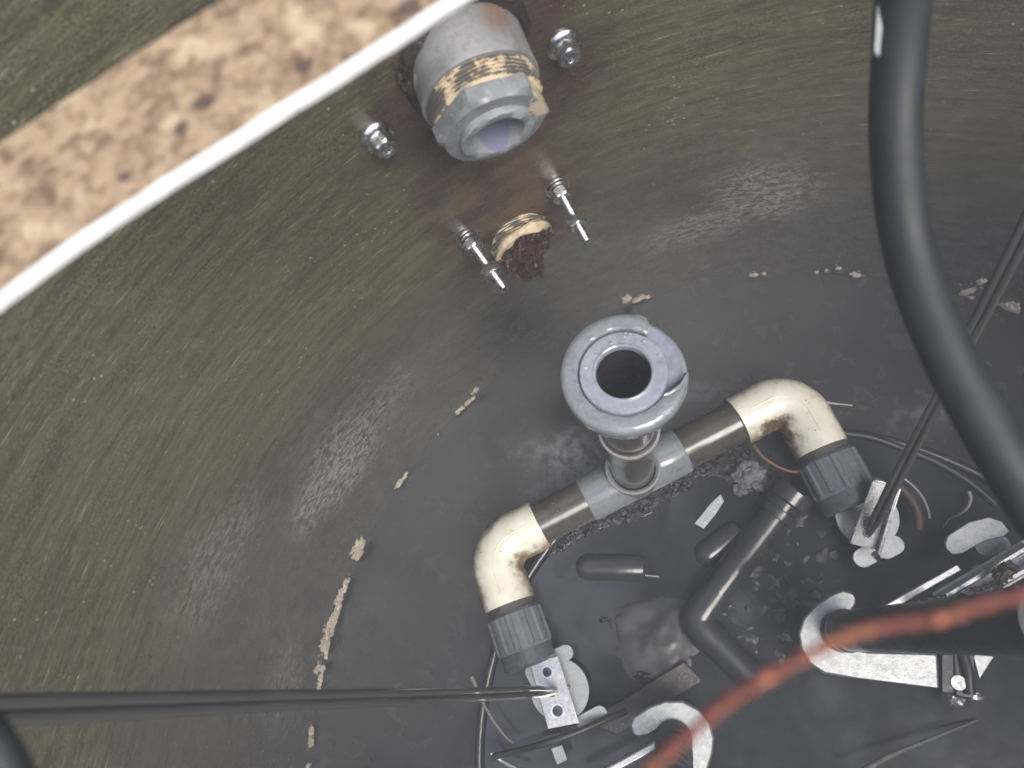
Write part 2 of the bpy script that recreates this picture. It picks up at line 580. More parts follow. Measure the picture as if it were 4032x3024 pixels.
M_PASTE = mat_dirty('tan_thread_paste', (0.60, 0.50, 0.34), (0.36, 0.27, 0.16), 0.7, 0, 90, 0.48, 0.68, 0.1, 0.4, 300, bdist=0.002)
M_SEAL = mat_dirty('dark_sealant', (0.022, 0.014, 0.010), (0.06, 0.034, 0.022), 0.5, 0, 70, 0.5, 0.7, 0.15, 0.5, 260, bdist=0.003)
kq = NB('wet_lifting_rope').set(Base_Color=(0.055, 0.056, 0.052), Roughness=0.05, IOR=1.6)
M_CORD = kq.m
M_BORE = mat_dirty('dark_bore', (0.035, 0.032, 0.042), (0.015, 0.014, 0.018), 0.35, 0, 40, 0.4, 0.7, 0.1, 0.1, 100)

for _m in (M_GREYPVC, M_GREYPVC_PALE, M_BROWNPIPE):      # a film of water on the pipework
    _b = next(n for n in _m.node_tree.nodes if n.type == 'BSDF_PRINCIPLED')
    _b.inputs['Coat Weight'].default_value = 0.3 if _m is M_BROWNPIPE else 0.7
    _b.inputs['Coat Roughness'].default_value = 0.04
    _b.inputs['Coat IOR'].default_value = 1.4

# ------------------------------------------------------------------ discharge fitting on the wall
AX = Vector((math.cos(math.radians(-71)), math.sin(math.radians(-71)), -0.19)).normalized()
FACE = Vector((-0.2916, 0.5421, 0.6000))
BASE = FACE - AX * 0.097


def mat_cast():
    k = NB('grey_coupling')
    P = k.geo.outputs['Position']
    n1 = k.noise(P, 34, 6, 0.6)
    n2 = k.noise(P, 160, 5, 0.65)
    c = k.mix(k.ramp(n1, 0.35, 0.65), (0.34, 0.35, 0.36), (0.24, 0.245, 0.25))
    c = k.mix(k.ramp(n2, 0.45, 0.7, 0, 0.4), c, (0.14, 0.14, 0.14))
    axd = k.n('ShaderNodeVectorMath'); axd.operation = 'DOT_PRODUCT'
    sb = k.n('ShaderNodeVectorMath'); sb.operation = 'SUBTRACT'
    k.put(sb.inputs[0], P); sb.inputs[1].default_value = BASE
    k.put(axd.inputs[0], sb.outputs[0]); axd.inputs[1].default_value = AX
    along = axd.outputs['Value']
    edge = k.math('ADD', along, k.math('MULTIPLY', k.math('SUBTRACT', n1, 0.5), 0.035))
    c = k.mix(k.ramp(edge, 0.026, 0.004, 0, 0.9), c, (0.085, 0.055, 0.036))
    rs = k.spot(P, BASE + AX * 0.022 + Vector((0.030, 0.0, 0.036)), (45, 45, 45), n1, 1.0, 1.0, 0.3)
    c = k.mix(k.math('MULTIPLY', rs, 0.7), c, (0.24, 0.13, 0.075))
    pt = k.spot(P, BASE + AX * 0.044 + Vector((-0.046, 0.0, 0.018)), (70, 50, 70), k.noise(P, 120, 5, 0.7), 1.1, 0.85, 0.6)
    c = k.mix(pt, c, (0.62, 0.54, 0.40))
    k.set(Base_Color=c, Metallic=0.35, Roughness=k.ramp(n2, 0.3, 0.7, 0.34, 0.52))
    k.bump(n2, 0.2, 0.001)
    return k.m


def mat_bushing():
    k = NB('grey_hex_bushing')
    P = k.geo.outputs['Position']
    n1 = k.noise(P, 55, 6, 0.65)
    n2 = k.noise(P, 180, 5, 0.65)
    c = k.mix(k.ramp(n1, 0.35, 0.65), (0.23, 0.245, 0.255), (0.15, 0.16, 0.165))
    c = k.mix(k.ramp(n2, 0.58, 0.66, 0, 0.55), c, (0.42, 0.42, 0.40))
    for off, s in ((Vector((0.044, -0.004, 0.004)), 60), (Vector((0.040, 0.004, 0.018)), 70), (Vector((-0.030, 0.01, -0.035)), 95)):
        sp = k.spot(P, FACE + off - AX * 0.022, (s, s, s), k.noise(P, 110, 5, 0.7), 1.1, 0.9, 0.7)
        c = k.mix(sp, c, (0.60, 0.52, 0.37))
    k.set(Base_Color=c, Metallic=0.1, Roughness=k.ramp(n2, 0.3, 0.7, 0.3, 0.5))
    k.bump(n2, 0.25, 0.001)
    return k.m


def mat_threads(name='pasted_threads', lo=0.49, hi=0.56):
    k = NB(name)
    P = k.geo.outputs['Position']
    dt = k.n('ShaderNodeVectorMath'); dt.operation = 'DOT_PRODUCT'
    k.put(dt.inputs[0], P); dt.inputs[1].default_value = AX
    groove_shade = k.math('SINE', k.math('MULTIPLY', dt.outputs['Value'], math.tau / 0.0034))  # shading of the thread grooves, put into the colour as dark lines
    n1 = k.math('ADD', k.noise(P, 45, 5, 0.6), k.math('MULTIPLY', groove_shade, 0.085))
    n2 = k.noise(P, 230, 4, 0.6)
    f = k.ramp(k.math('ADD', k.math('MULTIPLY', n1, 0.75), k.math('MULTIPLY', n2, 0.25)), lo, hi)
    c = k.mix(f, (0.62, 0.51, 0.34), (0.10, 0.095, 0.085))
    k.set(Base_Color=c, Roughness=0.65)
    k.bump(n2, 0.4, 0.002)
    return k.m


M_CAST, M_BUSH, M_THREAD = mat_cast(), mat_bushing(), mat_threads()
M_THREAD_DARK = mat_threads('worn_threads', 0.44, 0.52)


def build_fitting():
    t = thing('pipe_fitting', 'large grey pipe coupling with tan pasted threads and open hex bushing on the wall', 'pipe fitting', BASE)
    r = 0.0490
    bm = bmesh.new()
    lathe(bm, [(r * 0.97, -0.06), (r * 0.985, -0.01), (r, 0.005), (r, 0.050), (r * 1.01, 0.0555), (r * 1.005, 0.0577), (r * 0.93, 0.0582), (r * 0.80, 0.0575), (r * 0.8, 0.05)], BASE, AX, 72)
    body = obj('coupling_body', bm, M_CAST, t)
    # helical-looking thread rings, partly filled with paste
    bm = bmesh.new()
    prof = [(r * 0.80, 0.053)]
    for i in range(5):
        s = 0.0570 + i * 0.0034
        prof += [(r * 0.885, s), (r * 0.945, s + 0.0008), (r * 0.945, s + 0.0017), (r * 0.885, s + 0.0026)]
    prof += [(r * 0.8, 0.0765)]
    lathe(bm, prof, BASE, AX, 72)
    for v in bm.verts:
        q = (v.co - BASE)
        v.co += (q - AX * q.dot(AX)).normalized() * 0.0010 * noise.noise(v.co * 90)
    obj('threads', bm, M_THREAD, t)
    bm = bmesh.new()
    x, y, _ = frame(AX)
    af = 0.083
    ph = math.radians(-14)
    seg = 72
    loops = []
    for lim, s, ft in ((0.036, 0.0738, 0), (0.0410, 0.0741, 1), (0.0479, 0.0756, 1), (0.0479, 0.0875, 1), (0.0415, 0.0908, 1), (0.029, 0.0913, 0)):
        ring = []
        for i in range(seg):
            a = i * math.tau / seg
            la = ((a - ph) % (math.tau / 6)) - math.pi / 6
            rr = min(af / 2 / math.cos(la), lim) if ft else lim
            ring.append(bm.verts.new(BASE + AX * s + (x * math.cos(a) + y * math.sin(a)) * rr))
        loops.append(ring)
    for k in range(len(loops) - 1):
        for i in range(seg):
            j = (i + 1) % seg
            bm.faces.new((loops[k][i], loops[k][j], loops[k + 1][j], loops[k + 1][i]))
    bush = obj('hex_bushing', bm, M_BUSH, t, auto=16)
    bm = bmesh.new()
    lathe(bm, [(0.0305, 0.090), (0.0305, 0.0955), (0.0295, 0.0965), (0.0232, 0.0970), (0.0220, 0.0963), (0.0214, 0.092), (0.0210, 0.012), (0, 0.012)], BASE, AX, 64)
    for v in bm.verts:
        q = (v.co - BASE)
        if q.dot(AX) > 0.093 and (q - AX * q.dot(AX)).length > 0.025:
            v.co += AX * 0.0018 * noise.noise(v.co * 120)
    k = NB('bushing_socket')
    P = k.geo.outputs['Position']
    n1 = k.noise(P, 60, 5, 0.65)
    d = k.dist(P, BASE + AX * 0.082, (1, 1, 1))
    c = k.mix(k.ramp(n1, 0.4, 0.6), (0.27, 0.29, 0.31), (0.20, 0.215, 0.23))
    pur = k.spot(P, FACE - AX * 0.020 + Vector((0.0, 0, -0.018)), (70, 50, 60), n1, 0.6, 1.0, 0.75)
    c = k.mix(k.math('MULTIPLY', pur, 0.8), c, (0.15, 0.15, 0.25))
    k.set(Base_Color=c, Roughness=0.08)
    k.bump(n1, 0.15, 0.001)
    obj('socket', bm, k.m, bush)
    # dark ragged sealant round the hole in the wall
    bm = bmesh.new()
    rimp = []
    for i in range(60):
        a = i * math.tau / 60
        q = BASE + (x * math.cos(a) + y * math.sin(a)) * (r * 1.06)
        # slide along the axis to the wall
        s = 0.0
        for _ in range(400):
            if math.hypot(q.x + AX.x * s, q.y + AX.y * s) > R - 0.002:
                break
            s -= 0.0005
        for _ in range(400):
            if math.hypot(q.x + AX.x * s, q.y + AX.y * s) <= R - 0.002:
                break
            s += 0.0005
        rimp.append(q + AX * s)
    rimp.append(rimp[0])
    sweep(bm, rimp, lambda u: 0.0055 + 0.003 * noise.noise(Vector((u * 9, 3, 1))), 10, caps=False, wob=0.7, seed=4)
    obj('sealant', bm, M_SEAL, t)
    bm = bmesh.new()
    blob(bm, (-0.2760, 0.6313, 0.6198), 0.006, 0.009, 0.012, 3, 0.6, 1.8, 2.0)
    blob(bm, Vector((-0.2764, 0.6311, 0.6075)), 0.005, 0.006, 0.009, 3, 0.6, 1.8, 6.0)
    obj('sealant_lump', bm, M_PASTE, t)
    bm = bmesh.new()
    blob(bm, Vector((-0.3607, 0.5870, 0.6310)), 0.007, 0.008, 0.011, 3, 0.8, 2.0, 9.0)
    blob(bm, Vector((-0.3611, 0.5868, 0.6210)), 0.005, 0.006, 0.008, 3, 0.8, 2.0, 11.0)
    obj('sealant_lump', bm, M_SEAL, t)
    return t


build_fitting()

# ------------------------------------------------------------------ bolts through the wall


def threaded(bm, base, axis, r, l, pitch=0.00125, seg=20):
    prof = [(0, 0)]
    n = int(l / pitch)
    for i in range(n):
        prof += [(r * 0.86, i * pitch), (r, i * pitch + pitch * 0.5)]
    prof += [(r * 0.8, n * pitch), (0, n * pitch + 0.0006)]
    lathe(bm, prof, base, axis, seg)


def wall_frame(p):
    p = Vector(p)
    rad = Vector((p.x, p.y, 0)).normalized()
    return rad * R + Vector((0, 0, p.z)), -rad


def flange_nut(p, label, phase):
    c, ax = wall_frame(p)
    t = thing('flange_nut', label, 'nut', c, 'flange nuts beside the discharge fitting')
    bm = bmesh.new()
    lathe(bm, [(0.0055, -0.002), (0.0155, 0.0), (0.0155, 0.0014), (0.0142, 0.0026), (0.0108, 0.0052), (0.0055, 0.0053)], c, ax, 40)
    obj('washer_skirt', bm, M_STEEL, t)
    bm = bmesh.new()
    hexnut(bm, c + ax * 0.0045, ax, 0.0190, 0.0125, 0.0054, phase)
    obj('nut', bm, M_STEEL, t, auto=20)
    bm = bmesh.new()
    threaded(bm, c - ax * 0.002, ax, 0.0056, 0.0195)
    obj('bolt_end', bm, M_STEEL, t)
    return t


flange_nut((-0.3966, 0.5634, 0.5914), 'steel flange nut on the wall left of the grey coupling, below the white edge', 0.2)
flange_nut((-0.2411, 0.6454, 0.5758), 'steel flange nut on the wall right of the grey coupling near the top', 0.5)


def long_stud(p, label, l, ph):
    c, ax = wall_frame(p)
    t = thing('threaded_stud', label, 'stud', c, 'long threaded studs below the coupling')
    bm = bmesh.new()
    threaded(bm, c - ax * 0.004, ax, 0.0052, l + 0.008, 0.0018)
    obj('threaded_rod', bm, M_STEEL, t)
    bm = bmesh.new()
    lathe(bm, [(0.005, 0), (0.0150, 0), (0.0150, 0.0018), (0.005, 0.0018)], c + ax * 0.001, ax, 36, closed=True)
    obj('washer', bm, M_STEEL, t)
    bm = bmesh.new()
    lathe(bm, [(0.005, 0), (0.0120, 0), (0.0120, 0.0022), (0.005, 0.0022)], c + ax * 0.0042, ax, 36, closed=True)
    obj('spring_washer', bm, M_STEEL, t)
    for s in (0.0075, 0.047):
        bm = bmesh.new()
        hexnut(bm, c + ax * s, ax, 0.0200, 0.0115, 0.0050, ph)
        obj('nut', bm, M_STEEL, t, auto=20)
        ph += 0.3
    return t


long_stud((-0.3719, 0.5800, 0.3880), 'long threaded stud with two nuts, left of the broken brown pipe stub', 0.078, 0.25)
long_stud((-0.2714, 0.6333, 0.3874), 'long threaded stud with two nuts, right of the broken brown pipe stub', 0.077, 0.1)


def build_stub():
    p = Vector((-0.3246, 0.6077, 0.3348))
    c, ax = wall_frame(p)
    ax = (ax + Vector((0, 0, -0.12))).normalized()
    t = thing('pipe_stub', 'broken pipe stub with tan sealant and brown sludge hanging below the coupling', 'pipe stub', c)
    bm = bmesh.new()
    r = 0.037
    prof = [(r, -0.03)]
    for i in range(3):
        prof += [(r * 0.94, 0.000 + i * 0.0042), (r * 1.03, 0.0028 + i * 0.0042)]
    prof += [(r * 0.98, 0.0135), (r * 0.84, 0.0138), (r * 0.80, 0.004), (0, 0.004)]
    lathe(bm, prof, c, ax, 48)
    obj('threads', bm, M_THREAD_DARK, t)
    x, y, d = frame(ax)
    bm = bmesh.new()
    # crest of sealant on the upper half of the end
    path = []
    for i in range(22):
        a = math.radians(2 + i * 8.2)
        path.append(c + ax * 0.0140 + (x * math.cos(a) + y * math.sin(a)) * r * 0.92)
    up = Vector((0, 0, 1))
    if (path[11] - c).dot(up) < 0:
        path = [c + ax * 0.0140 - (q - c - ax * 0.0140) for q in path]
    sweep(bm, path, lambda u: 0.0038 + 0.0034 * math.exp(-((u - 0.32) / 0.16) ** 2) + 0.0022 * math.exp(-((u - 0.7) / 0.12) ** 2), 12, wob=0.45, seed=8)
    obj('sealant_bead', bm, M_PASTE, t)
    bm = bmesh.new()
    random.seed(21)
    for i, (dx, dz, sx, sz) in enumerate(((0, 0.0, 0.026, 0.020), (-0.012, -0.022, 0.016, 0.020), (0.014, -0.018, 0.015, 0.018), (0.004, -0.042, 0.012, 0.022), (-0.008, -0.060, 0.008, 0.020), (0.012, -0.058, 0.006, 0.016), (0.026, -0.004, 0.010, 0.010))):
        q = c + x * dx + Vector((0, 0, dz))
        rad = Vector((q.x, q.y, 0)).normalized()
        q = rad * (R - 0.003 - 0.006 * (1 - i / 7)) + Vector((0, 0, q.z))
        blob(bm, q, sx, 0.007, sz, 4, 1.2, 4.2, i * 5.1, Matrix((x, -ax, Vector((0, 0, 1)))).transposed())
    for i in range(190):
        a = random.uniform(-1, 1)
        dn = random.random() ** 1.3
        q = c + ax * (0.020 + random.uniform(-0.012, 0.008) * (1 - 0.5 * dn)) + x * a * 0.037 * (1 - 0.62 * dn) + Vector((0, 0, 0.014 - 0.120 * dn))
        # keep it against the wall as it slides down
        rad = Vector((q.x, q.y, 0)).normalized()
        rr = min(math.hypot(q.x, q.y), R - 0.002)
        want = R - 0.004 - 0.014 * (1 - dn)
        rr = max(rr, want)
        q = rad * rr + Vector((0, 0, q.z))
        s = 0.0012 + 0.0046 * random.random() ** 2 * (1 - 0.4 * dn)
        m3 = Matrix.Rotation(random.uniform(0, 6), 3, 'X') @ Matrix.Rotation(random.uniform(0, 6), 3, 'Z')
        blob(bm, q, s * 0.7, s * 0.7, s * random.uniform(1.0, 3.2), 1, 0.6, 1.7, i * 0.7, m3)
    tag(obj('sludge_clump', bm, M_BROWNSLUDGE, t), kind='stuff')
    return t


build_stub()

# ------------------------------------------------------------------ discharge manifold
ZM = 0.06
CL, CR = Vector((-0.4144, 0.2727, 0.0600)), Vector((0.0111, 0.4776, 0.0600))
E = (CR - CL).normalized()
PO = Vector((0.345, -0.939, 0.0)).normalized()
TEE = CL.lerp(CR, 0.478)


def mat_elbow():
    k = NB('stained_white_elbow')
    P = k.geo.outputs['Position']
    n1 = k.noise(P, 22, 6, 0.65)
    n2 = k.noise(P, 110, 6, 0.7)
    c = k.mix(k.ramp(n1, 0.35, 0.65), (0.80, 0.785, 0.70), (0.69, 0.665, 0.56))
    c = k.mix(k.ramp(n2, 0.52, 0.72, 0, 0.45), c, (0.38, 0.31, 0.20))
    vr = k.voro(P, 130)
    c = k.mix(k.math('MULTIPLY', k.ramp(vr.outputs['Distance'], 0.16, 0.08), k.ramp(n1, 0.52, 0.6)), c, (0.12, 0.09, 0.05))
    nz = k.noise(P, 60, 6, 0.7)

    def st(ctr, s, colr, amt, wob=0.9, lo=1.0, hi=0.4):
        nonlocal c
        c = k.mix(k.math('MULTIPLY', k.spot(P, ctr, (1 / s, 1 / s, 1 / s), nz, wob, lo, hi), amt), c, colr)
    # dark grime in the throats, brown crust round the low outer edges
    st(CR - E * 0.045 + PO * 0.038 + Vector((0, 0, 0.008)), 0.030, (0.03, 0.024, 0.017), 1.0, 0.7, 1.0, 0.6)
    st(CR + E * 0.034 - PO * 0.0 + Vector((0, 0, -0.004)), 0.036, (0.15, 0.10, 0.045), 0.85)
    st(CL + E * 0.044 + PO * 0.046 + Vector((0, 0, 0.004)), 0.032, (0.11, 0.075, 0.035), 0.95)
    st(CL - E * 0.038 - PO * 0.018 + Vector((0, 0, 0.004)), 0.034, (0.17, 0.10, 0.04), 0.85)
    st(CL - E * 0.036 + PO * 0.045 + Vector((0, 0, 0.004)), 0.034, (0.16, 0.095, 0.04), 0.85)
    st(CL + E * 0.01 - PO * 0.036 + Vector((0, 0, 0.004)), 0.032, (0.20, 0.13, 0.06), 0.75)
    z = k.n('ShaderNodeSeparateXYZ'); k.put(z.inputs[0], P)
    low = k.ramp(k.math('ADD', z.outputs[2], k.math('MULTIPLY', k.math('SUBTRACT', nz, 0.5), 0.05)), 0.094, 0.066)
    c = k.mix(k.math('MULTIPLY', low, 0.85), c, (0.19, 0.125, 0.065))
    k.set(Base_Color=c, Roughness=k.ramp(n2, 0.3, 0.7, 0.12, 0.34))
    k.bump(n2, 0.15, 0.001)
    return k.m


M_ELBOW = mat_elbow()


def ribbed_nut(bm, base, axis, r, l):
    x, y, d = frame(axis)
    seg = 96
    loops = []
    for t, k in ((0, 0.80), (0, 0.93), (0.004, 1.0), (l - 0.004, 1.0), (l, 0.95), (l, 0.8)):
        ring = []
        for i in range(seg):
            a = i * math.tau / seg
            rib = 1.0 + (0.055 if (i % 8) in (0, 1, 2) else 0.0) if 0 < t < l else 1.0
            ring.append(bm.verts.new(Vector(base) + d * t + (x * math.cos(a) + y * math.sin(a)) * r * k * rib))
        loops.append(ring)
    for k in range(len(loops) - 1):
        for i in range(seg):
            j = (i + 1) % seg
            bm.faces.new((loops[k][i], loops[k][j], loops[k + 1][j], loops[k + 1][i]))


def build_manifold():
    t = thing('discharge_manifold', 'grey upright pipe on a tee with two stained white elbows over the sump cover', 'manifold', (TEE.x, TEE.y, FLOOR))
    # horizontal pipe halves
    for a, b in ((CL + E * 0.03, TEE - E * 0.05), (TEE + E * 0.05, CR - E * 0.03)):
        bm = bmesh.new()
        lathe(bm, [(0, 0), (0.0300, 0), (0.0300, (b - a).length), (0, (b - a).length)], a, b - a, 48)
        obj('pipe', bm, M_BROWNPIPE, t)
    # tee body and its upright socket
    bm = bmesh.new()
    lathe(bm, [(0.029, -0.075), (0.0325, -0.0755), (0.0335, -0.073), (0.0335, 0.073), (0.0325, 0.0755), (0.029, 0.075)], TEE, E, 56)
    tee = obj('tee', bm, M_GREYPVC, t)
    UP = (Vector((-0.2078, 0.3895, 0.46)) - TEE).normalized()
    bm = bmesh.new()
    lathe(bm, [(0.0350, 0.0), (0.0350, 0.037), (0.0362, 0.038), (0.0362, 0.041), (0.031, 0.041), (0.031, 0.02)], TEE, UP, 56)
    sock = obj('tee_socket', bm, M_GREYPVC, t)
    bm = bmesh.new()
    lathe(bm, [(0.0345, 0.0405), (0.0368, 0.0408), (0.0372, 0.0425), (0.0366, 0.0440), (0.0340, 0.0443)], TEE, UP, 56)
    obj('socket_lip', bm, M_LIP, sock)
    # riser with a coupling half-way and a broken union on top
    top = 0.46 - ZM
    bm = bmesh.new()
    lathe(bm, [(0.0292, 0.03), (0.0292, top - 0.03)], TEE, UP, 48)
    riser = obj('riser_pipe', bm, M_BROWNPIPE, t)
    bm = bmesh.new()
    lathe(bm, [(0.0290, 0.150), (0.0322, 0.151), (0.0330, 0.217), (0.0335, 0.219), (0.0290, 0.220)], TEE, UP, 56)
    cpl = obj('coupling', bm, M_BROWNPIPE, riser)
    bm = bmesh.new()
    lathe(bm, [(0.0320, 0.2185), (0.0343, 0.2188), (0.0347, 0.2205), (0.0341, 0.2220), (0.0315, 0.2223)], TEE, UP, 56)
    obj('coupling_lip', bm, M_LIP, cpl)
    bm = bmesh.new()
    lathe(bm, [(0.029, 0.285), (0.0315, 0.287), (0.0315, 0.335), (0.0345, 0.350), (0.0365, top - 0.02)], TEE, UP, 56)
    obj('union_neck', bm, M_GREYPVC_DARK, riser)
    Z0 = TEE + UP * top
    un = Z0
    bm = bmesh.new()
    lathe(bm, [(0.0365, -0.026), (0.052, -0.024), (0.0560, -0.022), (0.0560, -0.012), (0.0542, -0.0095), (0.0520, -0.0085), (0.0500, -0.0098), (0.040, -0.012), (0.036, -0.012)], un, UP, 80)
    flange = obj('union_flange', bm, M_GREYPVC_PALE, t)
    bm = bmesh.new()
    lathe(bm, [(0.0395, -0.014), (0.0395, -0.004), (0.0385, -0.0015), (0.0360, -0.0008), (0.0290, -0.0022), (0.0262, -0.0010), (0.0248, -0.0016), (0.0240, -0.004), (0.0238, -0.10), (0.0238, -0.33)], un, UP, 80)
    face = obj('union_face', bm, M_GREYPVC_PALE, t)
    bm = bmesh.new()
    lathe(bm, [(0.0236, -0.0070), (0.0236, -0.34), (0, -0.34)], un, UP, 64)
    obj('bore', bm, M_BORE, face)
    # broken nut ring: the piece on the right has snapped off
    bm = bmesh.new()
    a0, a1 = math.radians(60), math.radians(341)
    seg = 110
    prof = [(0.0402, -0.0115), (0.0402, -0.003), (0.0410, -0.0012), (0.0440, -0.0004), (0.0505, -0.0006), (0.0548, -0.0020), (0.0566, -0.0045), (0.0570, -0.018), (0.0562, -0.020)]
    rings = []
    for i in range(seg + 1):
        u = i / seg
        ring = []
        for j, (r, z) in enumerate(prof):
            jag0 = 0.16 * noise.noise(Vector((j * 0.9, 5.2, 0))) + 0.05 * noise.noise(Vector((j * 3.1, 1.2, 4)))
            # the break at the upper end cuts straight in, at the lower end it slants outwards
            s0 = a0 + jag0 * 0.5 + (r - 0.048) * 9.0
            s1 = a1 + jag0 * 0.6 - (r - 0.048) * -34.0
            a = s0 + (s1 - s0) * u
            w = min(1.0, min(u * (a1 - a0), (1 - u) * (a1 - a0)) / 0.30)
            nz = noise.noise(Vector((math.cos(a) * 7, math.sin(a) * 7, z * 300)))
            nf = noise.noise(Vector((r * math.cos(a) * 420, r * math.sin(a) * 420, z * 420)))
            rough = 0.0004 * nz + (1 - w) * 0.0028 * nf
            ring.append(bm.verts.new(un + Vector((math.cos(a) * (r + (0.0005 * nz if j > 5 else 0)), math.sin(a) * (r + (0.0005 * nz if j > 5 else 0)), z + (rough if 0 < j < 7 else 0) - (1 - w) * 0.002 * (1 if 1 <= j <= 5 else 0)))))
        rings.append(ring)
    for i in range(seg):
        for j in range(len(prof) - 1):
            bm.faces.new((rings[i][j], rings[i + 1][j], rings[i + 1][j + 1], rings[i][j + 1]))
    bm.faces.new(rings[0])
    bm.faces.new(rings[-1][::-1])
    tag(obj('union_nut', bm, M_GREYPVC, t, auto=50), label='cracked grey union nut with a piece broken out of its right side')
    # water droplets left on the wet face
    random.seed(3)
    k = NB('water_bead').set(Base_Color=(0.30, 0.335, 0.39), Roughness=0.03, IOR=1.4)
    for i in range(16):
        a = random.uniform(0, math.tau)
        r = random.uniform(0.029, 0.0365)
        bm = bmesh.new()
        s = random.uniform(0.0008, 0.0018)
        blob(bm, un + Vector((math.cos(a) * r, math.sin(a) * r, -0.0014)), s * 1.4, s, s * 0.5, 2, 0.25, 1.2, i)
        obj('water_droplet', bm, k.m, face)
    # elbows
    for c0, e_in, sgn in ((CL, E, 1), (CR, -E, -1)):
        bm = bmesh.new()
        path = []
        br = 0.040
        arm = 0.078 if sgn > 0 else 0.085
        n = 22
        # straight in, quarter bend, straight out
        p0 = c0 + e_in * br
        p1 = c0 + PO * br
        for i in range(5):
            path.append(c0 + e_in * (arm + (br - arm) * i / 5))
        ang = math.acos(max(-1, min(1, e_in.dot(PO))))
        for i in range(n + 1):
            tt = i / n
            # quadratic-rational arc through the two tangent points
            wgt = math.cos((math.pi - ang) / 2)
            b0, b1, b2 = (1 - tt) ** 2, 2 * tt * (1 - tt) * wgt, tt * tt
            path.append((p0 * b0 + c0 * b1 + p1 * b2) / (b0 + b1 + b2))
        for i in range(1, 6):
            path.append(c0 + PO * (br + (arm + 0.002 - br) * i / 5))
        sweep(bm, path, lambda u: 0.0352 if u < 0.02 or u > 0.98 else 0.0362, 48)
        el = obj('elbow', bm, M_ELBOW, t, auto=50)
        # moulded seam along the top
        bm = bmesh.new()
        sweep(bm, [p + Vector((0, 0, 0.0357)) for p in path[2:-2]], 0.0012, 8)
        obj('mould_seam', bm, M_ELBOW, el)
        # dark collar then the ribbed union nut
        s0 = c0 + PO * (arm + 0.002)
        bm = bmesh.new()
        lathe(bm, [(0, 0), (0.0325, 0), (0.0325, 0.014), (0, 0.014)], s0, PO, 44)
        obj('collar', bm, M_BROWNPIPE, t)
        bm = bmesh.new()
        ribbed_nut(bm, s0 + PO * 0.010, PO, 0.0375, 0.052)
        nut = obj('ribbed_nut', bm, M_NUT, t, auto=25)
        bm = bmesh.new()
        lathe(bm, [(0.02, 0.0), (0.0365, 0.0), (0.0365, 0.018), (0.033, 0.022), (0, 0.022)], s0 + PO * 0.0615, PO, 44)
        obj('union_tail', bm, M_GREYPVC_DARK, nut)
    return t


M_LIP = mat_dirty('pale_pipe_lip', (0.30, 0.29, 0.29), (0.20, 0.18, 0.17), 0.3, 0, 60)
M_NUT = mat_dirty('grey_ribbed_nut', (0.135, 0.155, 0.175), (0.085, 0.095, 0.105), 0.24, 0, 40, 0.45, 0.7, 0.1, 0.2, 160)
build_manifold()

# ------------------------------------------------------------------ sump cover
CZ = 0.012                                 # top of the round cover


def mat_cover():
    k = NB('wet_cover')
    P = k.geo.outputs['Position']
    n1 = k.noise(P, 7, 5, 0.55)
    n2 = k.noise(P, 45, 6, 0.65)
    n3 = k.noise(P, 240, 4, 0.6)
    c = k.mix(k.ramp(n1, 0.35, 0.65), (0.022, 0.024, 0.030), (0.038, 0.041, 0.050))
    c = k.mix(k.ramp(n2, 0.56, 0.72, 0, 0.7), c, (0.012, 0.013, 0.015))
    # dirty right-hand half of the cover
    d = k.spot(P, (0.1160, 0.1328, 0.0120), (3.3, 2.5, 1), k.noise(P, 12, 4, 0.6), 0.6, 1.15, 0.75)
    c = k.mix(k.math('MULTIPLY', d, 0.8), c, k.mix(k.ramp(n2, 0.45, 0.65), (0.012, 0.014, 0.015), (0.024, 0.027, 0.031)))
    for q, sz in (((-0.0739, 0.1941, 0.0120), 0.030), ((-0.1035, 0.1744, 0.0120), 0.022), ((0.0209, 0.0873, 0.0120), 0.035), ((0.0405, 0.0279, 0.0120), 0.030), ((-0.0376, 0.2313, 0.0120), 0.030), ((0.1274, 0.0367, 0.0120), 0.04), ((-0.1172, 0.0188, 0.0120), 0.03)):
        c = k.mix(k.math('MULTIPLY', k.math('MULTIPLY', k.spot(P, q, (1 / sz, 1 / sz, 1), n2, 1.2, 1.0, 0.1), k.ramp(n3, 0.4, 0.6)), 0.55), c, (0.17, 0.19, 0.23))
    k.set(Base_Color=c, Roughness=k.math('ADD', k.ramp(n2, 0.4, 0.7, 0.06, 0.22), k.math('MULTIPLY', d, 0.40)), IOR=1.6)
    k.put(k.b.inputs['Specular IOR Level'], k.ramp(d, 0.0, 1.0, 0.5, 0.16))
    hgt = k.math('ADD', k.math('MULTIPLY', n1, 3.0), k.math('ADD', k.math('MULTIPLY', n2, 0.5), k.math('MULTIPLY', k.math('MULTIPLY', n3, d), 0.15)))
    k.bump(hgt, 0.40, 0.006)
    return k.m


